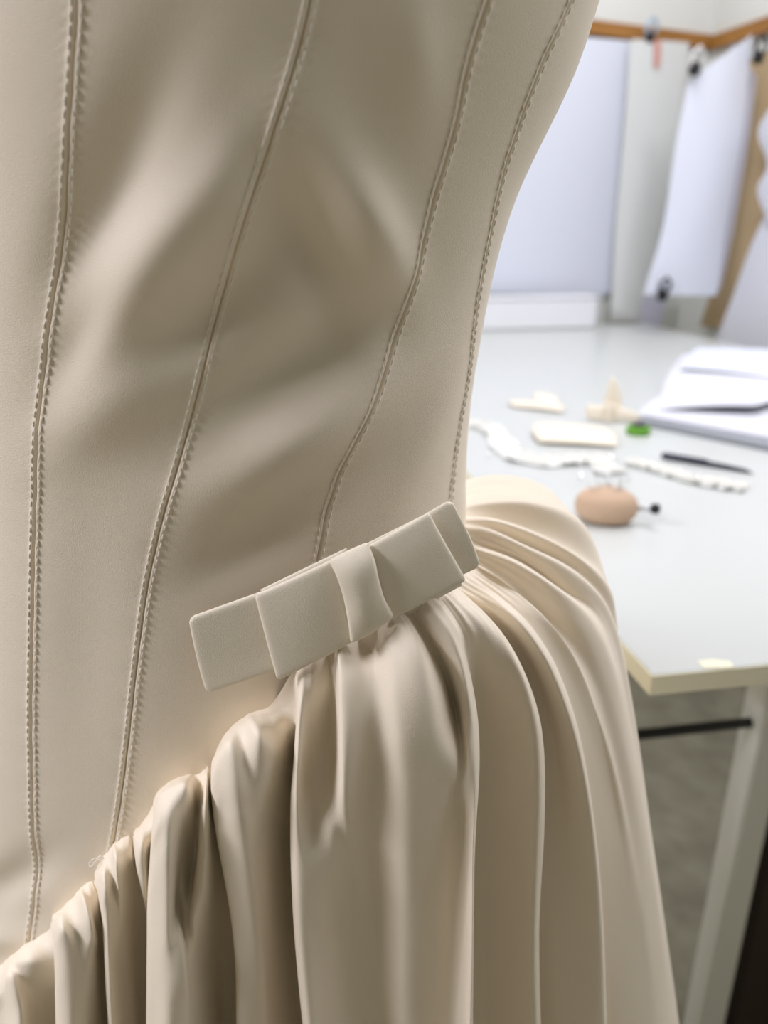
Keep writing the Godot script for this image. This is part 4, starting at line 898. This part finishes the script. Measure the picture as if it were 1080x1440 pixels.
func make_table_things() -> void:
	# carton at the back
	var c := Vector3(0.7774, 0.9, -2.8401)
	var carton := thing("carton", "low white carton lying at the back of the table under the hanging sheets", "box", c + Basis(Vector3.UP, TABLE_TURN) * Vector3(-0.36, 0, -0.07), TABLE_TURN + 0.02)
	obj("body", box(Vector3(0.72, 0.108, 0.12), 0.01), M.white_card, carton, Vector3(0, 0.054, 0))
	obj("flap", box(Vector3(0.726, 0.006, 0.126), 0.003), M.white_card, carton, Vector3(0.006, 0.111, 0))

	# pin cushion
	var p := thing("pin_cushion", "oval beige pin cushion stuck full of pins, on the table behind the skirt", "pin cushion", Vector3(0.2734, 0.9, -0.8909), -0.25)
	obj("cushion", lathe(smooth_profile([[0.0, 0.0], [0.023, 0.001], [0.034, 0.008], [0.038, 0.02], [0.034, 0.033], [0.02, 0.042], [0.0, 0.045]]), 40, Vector3(1, 1, 0.72)), M.beige, p)
	obj("strap", tube(PackedVector3Array([Vector3(0.036, 0.02, 0.0), Vector3(0.046, 0.022, 0.004), Vector3(0.054, 0.022, 0.004)]), PackedFloat32Array([0.003, 0.0025, 0.003]), 8), M.steel, p)
	obj("clasp", lathe(smooth_profile([[0.0, -0.006], [0.005, -0.005], [0.0065, 0.0], [0.005, 0.005], [0.0, 0.006]], 4), 16), M.black_plastic, p, Vector3(0.057, 0.023, 0.004))
	var rng := RandomNumberGenerator.new()
	rng.seed = 7
	for k in 18:
		var a := rng.randf() * TAU
		var r := sqrt(rng.randf()) * 0.024
		var foot := Vector3(cos(a) * r, 0.037 - r * 0.25, sin(a) * r * 0.7)
		var tip := foot + Vector3(rng.randf_range(-0.012, 0.012), rng.randf_range(0.012, 0.026), rng.randf_range(-0.008, 0.008))
		var pin := obj("pin", tube(PackedVector3Array([foot, tip]), PackedFloat32Array([0.0004, 0.0004]), 6), M.steel, p)
		obj("pin_head", lathe([[0.0, -0.0012], [0.0012, -0.0007], [0.0014, 0.0], [0.0012, 0.0007], [0.0, 0.0012]], 8), M.steel, pin, tip)

	# pen
	var a := Vector3(0.4389, 0.9, -1.1679)
	var b := Vector3(0.5465, 0.9, -1.0854)
	var pen := thing("pen", "dark navy pen with a slim pointed end lying right of the lace", "pen", (a + b) / 2 + Vector3.UP * 0.0055, 0.0)
	pen.basis = Basis.looking_at((b - a).normalized(), Vector3.UP)
	var half := a.distance_to(b) / 2
	var rod := func(called: String, spans: Array, m: Material) -> void:
		var path := PackedVector3Array()
		var rad := PackedFloat32Array()
		for s in spans:
			path.append(Vector3(0, (s[1] - 0.0055), -s[0] * half))
			rad.append(s[1])
		obj(called, tube(path, rad, 18), m, pen)
	rod.call("cap", [[-1.0, 0.003], [-0.985, 0.005], [-0.9, 0.0055], [-0.02, 0.0055], [0.0, 0.0048]], M.navy)
	rod.call("barrel", [[0.0, 0.0045], [0.3, 0.0042], [0.7, 0.0034], [0.86, 0.0028]], M.navy)
	rod.call("tip", [[0.86, 0.0024], [0.95, 0.0012], [1.0, 0.0005]], M.dark_metal)

	# green tape measure
	var g := thing("tape_measure", "small round green tape measure with a black button beside the papers", "tape measure", Vector3(0.4495, 0.9, -1.3252), 0.3)
	obj("case", lathe(smooth_profile([[0.0, 0.0], [0.018, 0.0], [0.0205, 0.003], [0.0205, 0.011], [0.018, 0.014], [0.0, 0.0145]], 5), 36), M.green, g)
	obj("button", lathe(smooth_profile([[0.0, 0.0], [0.012, 0.0], [0.0125, 0.002], [0.01, 0.004], [0.0, 0.0045]], 4), 24), M.black_plastic, g, Vector3(0.0, 0.0142, 0))
	obj("tape_end", box(Vector3(0.02, 0.006, 0.004), 0.001), M.black_plastic, g, Vector3(0.014, 0.0105, -0.014))

	# pattern board and sheets at the right
	var board := PackedVector2Array()
	var corners := [Vector3(0.4704, 0.9, -1.3883), Vector3(0.6385, 0.9, -1.1883), Vector3(1.0175, 0.9, -1.3774), Vector3(0.9318, 0.9, -2.1586)]
	var mid: Vector3 = (corners[0] + corners[2]) / 2
	for q in corners:
		board.append(Vector2(q.x - mid.x, q.z - mid.z))
	tag(obj("pattern_board", prism(board, 0.012), M.grey_card, null, Vector3(mid.x, TABLE_Y, mid.z)), "grey pad of card under the loose white sheets at the right of the table", "pad")
	lying("paper_sheet", "white sheet lying lowest on the grey pad, its front edge slanting to the right border", "paper", [slab(raised([Vector3(0.6905, 0.9, -1.7915), Vector3(0.5746, 0.9, -1.5941), Vector3(0.4741, 0.9, -1.422)], [0.014, 0.014, 0.014]), raised([Vector3(1.021, 0.9, -1.6302), Vector3(0.8236, 0.9, -1.405), Vector3(0.6534, 0.9, -1.2309)], [0.014, 0.014, 0.014]), 0.0014, 0.0, 20, 20, Vector3.ZERO, 80.0)], M.white_paper, "loose sheets on the pad")
	lying("paper_sheet", "white sheet with a curled front edge lying on top of the lowest sheet", "paper", [slab(raised([Vector3(0.8506, 0.9, -2.1967), Vector3(0.6425, 0.9, -1.7484), Vector3(0.5249, 0.9, -1.4453)], [0.016, 0.02, 0.016]), raised([Vector3(1.1814, 0.9, -1.7915), Vector3(0.9651, 0.9, -1.6679), Vector3(0.6882, 0.9, -1.3994)], [0.016, 0.026, 0.034]), 0.0014, 0.006, 20, 20, Vector3.ZERO, 80.0)], M.white_paper, "loose sheets on the pad")
	lying("paper_sheet", "topmost bluish-white sheet at the far end of the pad near the right wall", "paper", [slab(raised([Vector3(0.8928, 0.9, -2.2228), Vector3(0.8045, 0.9, -2.0401), Vector3(0.7068, 0.9, -1.8365)], [0.024, 0.026, 0.03]), raised([Vector3(1.2737, 0.9, -2.0977), Vector3(1.0813, 0.9, -1.8837), Vector3(0.899, 0.9, -1.6603)], [0.024, 0.026, 0.03]), 0.0014, 0.006, 20, 20, Vector3.ZERO, 80.0)], M.blue_paper, "loose sheets on the pad")
	lying("paper_strip", "lilac-grey strip of paper at the foot of the right wall behind the sheets", "paper", [slab(raised([Vector3(0.9535, 0.9, -2.3048), Vector3(0.9277, 0.9, -2.2495), Vector3(0.903, 0.9, -2.1967)], [0.004, 0.006, 0.004]), raised([Vector3(1.2026, 0.9, -2.2631), Vector3(1.1586, 0.9, -2.1838), Vector3(1.1235, 0.9, -2.1217)], [0.004, 0.006, 0.004]), 0.0014, 0.0, 16, 8, Vector3.ZERO, 80.0)], M.lilac_paper)

	# cream pieces of the dress cloth
	var scraps := "cream cloth pieces on the table"
	lying("folded_cloth", "flat cream folded cloth piece with rounded ends lying in front of the small bow", "cloth", [slab(raised([Vector3(0.2765, 0.9, -1.3774), Vector3(0.2601, 0.9, -1.3152), Vector3(0.26, 0.9, -1.2488)], [0.007, 0.008, 0.007]), raised([Vector3(0.3907, 0.9, -1.3456), Vector3(0.3969, 0.9, -1.286), Vector3(0.3837, 0.9, -1.2222)], [0.006, 0.007, 0.006]), 0.012, 0.002, 30, 20, Vector3.ZERO, 6.0)], M.bow_cloth, scraps)
	lying("cloth_strip", "narrow cream cloth strip twisted on the table left of the small bow", "cloth", [
		slab(raised([Vector3(0.2586, 0.9, -1.587), Vector3(0.2574, 0.9, -1.5594), Vector3(0.2619, 0.9, -1.5326)], [0.004, 0.006, 0.004]), raised([Vector3(0.3627, 0.9, -1.5459), Vector3(0.3612, 0.9, -1.5131), Vector3(0.3487, 0.9, -1.4815)], [0.005, 0.007, 0.005]), 0.006, 0.002, 20, 14, Vector3.ZERO, 6.0),
		slab(raised([Vector3(0.3204, 0.9, -1.6156), Vector3(0.3121, 0.9, -1.587), Vector3(0.3117, 0.9, -1.5526)], [0.008, 0.018, 0.008]), raised([Vector3(0.3597, 0.9, -1.587), Vector3(0.3554, 0.9, -1.5526), Vector3(0.3427, 0.9, -1.5195)], [0.008, 0.014, 0.008]), 0.005, 0.003, 20, 14, Vector3.ZERO, 6.0),
	], M.bow_cloth, scraps)
	var k := thing("small_bow", "small unfinished cream bow with one upright tail standing left of the tape measure", "bow", Vector3(0.4191, 0.9, -1.422), -0.1, scraps)
	var q := func(x: float, y: float, z: float) -> Vector3: return Vector3(x, y, z)
	obj("bow_loop", join([slab([q.call(-0.038, 0.03, 0.0), q.call(-0.04, 0.016, 0.002), q.call(-0.036, 0.003, 0.006)], [q.call(0.0, 0.03, 0.004), q.call(0.0, 0.016, 0.008), q.call(0.0, 0.003, 0.01)], 0.009, 0.004, 20, 20)]), M.bow_cloth, k)
	obj("bow_loop", join([slab([q.call(0.0, 0.034, 0.004), q.call(0.0, 0.02, 0.008), q.call(0.0, 0.003, 0.01)], [q.call(0.058, 0.016, 0.0), q.call(0.062, 0.008, 0.002), q.call(0.06, 0.002, 0.006)], 0.009, 0.004, 20, 20)]), M.bow_cloth, k)
	obj("bow_tail", join([slab([q.call(0.002, 0.078, -0.012), q.call(-0.004, 0.05, -0.008), q.call(-0.008, 0.02, -0.004)], [q.call(0.01, 0.08, -0.012), q.call(0.024, 0.05, -0.008), q.call(0.03, 0.012, -0.004)], 0.005, 0.002, 20, 20)]), M.bow_cloth, k)
	obj("bow_knot", join([slab([q.call(-0.006, 0.036, 0.013), q.call(-0.005, 0.018, 0.016), q.call(-0.006, 0.001, 0.017)], [q.call(0.008, 0.036, 0.013), q.call(0.007, 0.018, 0.016), q.call(0.008, 0.001, 0.017)], 0.006, 0.002, 16, 20)]), M.bow_cloth, k)
	tag(obj("tape_scrap", prism(PackedVector2Array([Vector2(-0.014, -0.004), Vector2(0.0, -0.007), Vector2(0.014, -0.004), Vector2(0.013, 0.006), Vector2(-0.012, 0.007)]), 0.0006), M.banding, null, Vector3(0.276, 0.9, -0.5571)), "scrap of cream tape stuck near the front edge of the table", "tape")

	# lace with beads
	make_lace("beaded ivory lace trim trailing from behind the dress towards the pin cushion", [Vector3(0.1324, 0.9, -1.3994), Vector3(0.1929, 0.9, -1.3561), Vector3(0.2052, 0.9, -1.1883), Vector3(0.2527, 0.9, -1.1405), Vector3(0.3225, 0.9, -1.156), Vector3(0.3374, 0.9, -1.0819)], 0.05, 3)
	make_lace("narrow beaded ivory lace trim lying between the pin cushion and the pen", [Vector3(0.3791, 0.9, -1.1405), Vector3(0.4135, 0.9, -1.096), Vector3(0.4507, 0.9, -1.0414), Vector3(0.5005, 0.9, -1.0097)], 0.032, 5)
	# clear crystal beads that catch the light
	var spots := [
		[Vector3(0.1656, 0.9, -1.1639), "shiny crystal bead at the bend of the wider lace, nearest the dress"],
		[Vector3(0.3516, 0.9, -1.1443), "shiny crystal bead at the right end of the wider lace, above the pin cushion"],
		[Vector3(0.2803, 0.9, -1.0447), "shiny crystal bead lying loose just left of the pin cushion's pins"],
		[Vector3(0.2738, 0.9, -1.1216), "shiny crystal bead on the wider lace below the flat folded cloth"],
		[Vector3(0.4481, 0.9, -1.048), "shiny crystal bead on the narrow lace below the pen"],
	]
	for s in spots:
		var ball := lathe(smooth_profile([[0.0, -0.004], [0.0028, -0.0028], [0.004, 0.0], [0.0028, 0.0028], [0.0, 0.004]], 4), 20)
		var o := obj("crystal_bead", ball, M.crystal, null, s[0] + Vector3.UP * 0.009)
		tag(o, s[1], "bead", "crystal beads on the lace")


func make_lace(label: String, path: Array, width: float, seed_: int) -> void:
	var mid: Vector3 = path[path.size() / 2]
	var t := thing("lace_trim", label, "lace", mid, 0.0, "beaded lace trims")
	var rng := RandomNumberGenerator.new()
	rng.seed = seed_
	var pts := PackedVector3Array()
	var nv := 90
	var nu := 9
	var beads := []
	for j in nv:
		var v := float(j) / (nv - 1)
		var c := curve_at(path, v)
		var d := (curve_at(path, minf(1.0, v + 0.01)) - curve_at(path, maxf(0.0, v - 0.01))).normalized()
		var side := d.cross(Vector3.UP)
		var half := width * (0.36 + 0.14 * absf(sin(v * 24.0)))
		for i in nu:
			var u := float(i) / (nu - 1) * 2.0 - 1.0
			pts.append(c - mid + side * (u * half) + Vector3.UP * (0.002 + 0.0025 * (1.0 + sin(v * 60.0 + u * 5.0)) * absf(sin(u * 3.0 + v * 17.0))))
		for n in 3:
			var u := rng.randf_range(-1, 1)
			beads.append(c - mid + side * (u * half) + Vector3.UP * 0.0075)
	obj("lace_band", grid(pts, nu), M.lace, t)
	var ball := SphereMesh.new()
	ball.radius = 0.002
	ball.height = 0.004
	ball.radial_segments = 8
	ball.rings = 4
	var mm := MultiMesh.new()
	mm.transform_format = MultiMesh.TRANSFORM_3D
	mm.mesh = ball
	mm.instance_count = beads.size()
	for i in beads.size():
		mm.set_instance_transform(i, Transform3D(Basis(), beads[i]))
	var o := MultiMeshInstance3D.new()
	o.name = "seed_beads"
	o.multimesh = mm
	o.material_override = M.pearl
	o.set_meta("kind", "stuff")
	t.add_child(o)


# ---------------------------------------------------------------- materials
func mat(called: String, c: Color, rough := 0.6, spec := 0.5, metal := 0.0) -> StandardMaterial3D:
	var m := StandardMaterial3D.new()
	m.resource_name = called
	m.albedo_color = c
	m.roughness = rough
	m.metallic_specular = spec
	m.metallic = metal
	M[called.replace(" ", "_")] = m
	return m


func noise(freq: float, octaves := 3, size := 512, seed_ := 1) -> NoiseTexture2D:
	var n := FastNoiseLite.new()
	n.seed = seed_
	n.frequency = freq
	n.fractal_octaves = octaves
	var t := NoiseTexture2D.new()
	t.width = size
	t.height = size
	t.seamless = true
	t.noise = n
	return t


func make_materials() -> void:
	var weave := noise(0.16, 2, 512, 4)
	for d in [["cloth", Color(0.95, 0.9, 0.817)], ["bow cloth", Color(0.93, 0.888, 0.805)]]:
		var m := mat(d[0], d[1], 0.5, 0.32)
		m.rim_enabled = true
		m.rim = 0.25
		m.rim_tint = 0.6
		m.heightmap_enabled = true
		m.heightmap_texture = weave
		m.heightmap_scale = 0.012
		m.uv1_triplanar = true
		m.uv1_scale = Vector3.ONE * 16.0
	mat("thread", Color(0.97, 0.945, 0.89), 0.5, 0.4)
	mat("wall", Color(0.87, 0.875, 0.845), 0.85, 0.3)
	mat("dull wall", Color(0.55, 0.53, 0.5), 0.85, 0.3)  # for the unseen walls, darkened to weaken bounced light
	var f := mat("floor", Color(1, 1, 1), 0.75, 0.4)
	var spots := noise(0.012, 5, 512, 9)
	var ramp := Gradient.new()
	ramp.set_color(0, Color(0.56, 0.54, 0.46))
	ramp.set_color(1, Color(0.7, 0.68, 0.59))
	spots.color_ramp = ramp
	f.albedo_texture = spots
	f.uv1_triplanar = true
	f.uv1_scale = Vector3.ONE * 1.2
	mat("laminate", Color(0.79, 0.802, 0.782), 0.28, 0.5)
	mat("banding", Color(0.95, 0.93, 0.825), 0.5, 0.4)
	mat("leg", Color(0.9, 0.9, 0.86), 0.5, 0.4)
	mat("dark metal", Color(0.1, 0.085, 0.075), 0.4, 0.5)
	mat("steel", Color(0.75, 0.75, 0.76), 0.25, 0.5, 1.0)
	mat("dark wood", Color(0.17, 0.11, 0.075), 0.55, 0.4)
	var w := mat("rail wood", Color(1, 1, 1), 0.5, 0.4)
	var grain := noise(0.02, 4, 256, 5)
	var wr := Gradient.new()
	wr.set_color(0, Color(0.56, 0.38, 0.17))
	wr.set_color(1, Color(0.7, 0.5, 0.26))
	grain.color_ramp = wr
	w.albedo_texture = grain
	w.uv1_triplanar = true
	w.uv1_scale = Vector3(0.7, 14, 14)
	mat("white metal", Color(0.88, 0.88, 0.87), 0.4, 0.5)
	for d in [["white paper", Color(0.84, 0.845, 0.865)], ["blue paper", Color(0.87, 0.885, 0.92)], ["grey paper", Color(0.86, 0.87, 0.85)], ["lilac paper", Color(0.81, 0.81, 0.86)]]:
		var m := mat(d[0], d[1], 0.8, 0.3)
		m.backlight_enabled = true
		m.backlight = Color(0.2, 0.2, 0.2)
	mat("white card", Color(0.92, 0.925, 0.93), 0.6, 0.4)
	mat("grey card", Color(0.6, 0.61, 0.63), 0.7, 0.3)
	mat("cardboard", Color(0.7, 0.61, 0.47), 0.85, 0.3)
	mat("black plastic", Color(0.05, 0.05, 0.055), 0.4, 0.5)
	mat("blue plastic", Color(0.62, 0.74, 0.83), 0.4, 0.5)
	mat("pink", Color(0.82, 0.62, 0.57), 0.7, 0.3)
	var b := mat("beige", Color(0.8, 0.69, 0.585), 0.85, 0.3)
	b.heightmap_enabled = true
	b.heightmap_texture = weave
	b.heightmap_scale = 0.05
	b.uv1_triplanar = true
	b.uv1_scale = Vector3.ONE * 8.0
	mat("navy", Color(0.05, 0.07, 0.17), 0.3, 0.5)
	mat("green", Color(0.38, 0.62, 0.14), 0.4, 0.5)
	mat("lace", Color(0.88, 0.885, 0.86), 0.7, 0.3)
	mat("pearl", Color(0.95, 0.94, 0.9), 0.2, 0.6)
	mat("crystal", Color(0.98, 0.98, 0.98), 0.08, 0.9, 0.9)


func _ready() -> void:
	# camera
	var cam := Camera3D.new()
	cam.name = "camera"
	cam.position = Vector3(0, 1.24, 0)
	cam.rotation_degrees.x = -20.2
	cam.near = 0.02
	cam.far = 30.0
	add_child(cam)
	var lens := CameraAttributesPhysical.new()
	lens.frustum_focal_length = 26.275
	lens.frustum_focus_distance = 0.338
	lens.frustum_near = 0.02
	lens.frustum_far = 30.0
	lens.exposure_aperture = 5.5
	cam.attributes = lens
	cam.fov = 67.33
	cam.current = true
	# surroundings: a closed room, so the sky is only what little a dark night would give
	var env := Environment.new()
	env.background_mode = Environment.BG_COLOR
	env.background_color = Color(0.02, 0.02, 0.025)
	env.tonemap_mode = Environment.TONE_MAPPER_LINEAR
	env.tonemap_exposure = 1.15
	env.sdfgi_enabled = true
	env.ssao_enabled = true
	env.ssil_enabled = true
	var we := WorldEnvironment.new()
	we.name = "surroundings"
	we.environment = env
	add_child(we)
	make_materials()
	# lamps, all out of view, placed for how they light dress and table
	var tint := Color(0.955, 0.95, 1.0)
	unseen_ceiling_light("unseen long ceiling light over the cutting table, placed to light its top and the papers", Vector3(0.6, CEILING_Y, -1.95), Vector2(0.3, 1.2), TABLE_TURN, 1.6, tint)  # out of view, lights the tabletop and hanging papers
	unseen_ceiling_light("unseen long ceiling light to the left, in front of the dress, placed to light the left of the bodice", Vector3(-2.5, CEILING_Y, 0.3), Vector2(0.3, 1.2), TABLE_TURN, 8.0, tint)  # out of view, brightens the left side of the bodice
	unseen_ceiling_light("unseen long ceiling light level with the dress on its left, placed to bring out the folds", Vector3(-2.1, CEILING_Y, -0.35), Vector2(0.3, 1.2), TABLE_TURN, 3.6, tint)  # out of view, strengthens fold contrast from the left
	unseen_ceiling_light("unseen long ceiling light at the right, above the near end of the table, placed to light the skirt", Vector3(0.9, CEILING_Y, -0.65), Vector2(0.3, 1.2), TABLE_TURN, 2.0, tint)  # out of view, lights the gathers and right side of the skirt
	# the room and what is in it
	make_room()
	make_table()
	make_dress()
	make_wall_things()
	make_table_things()
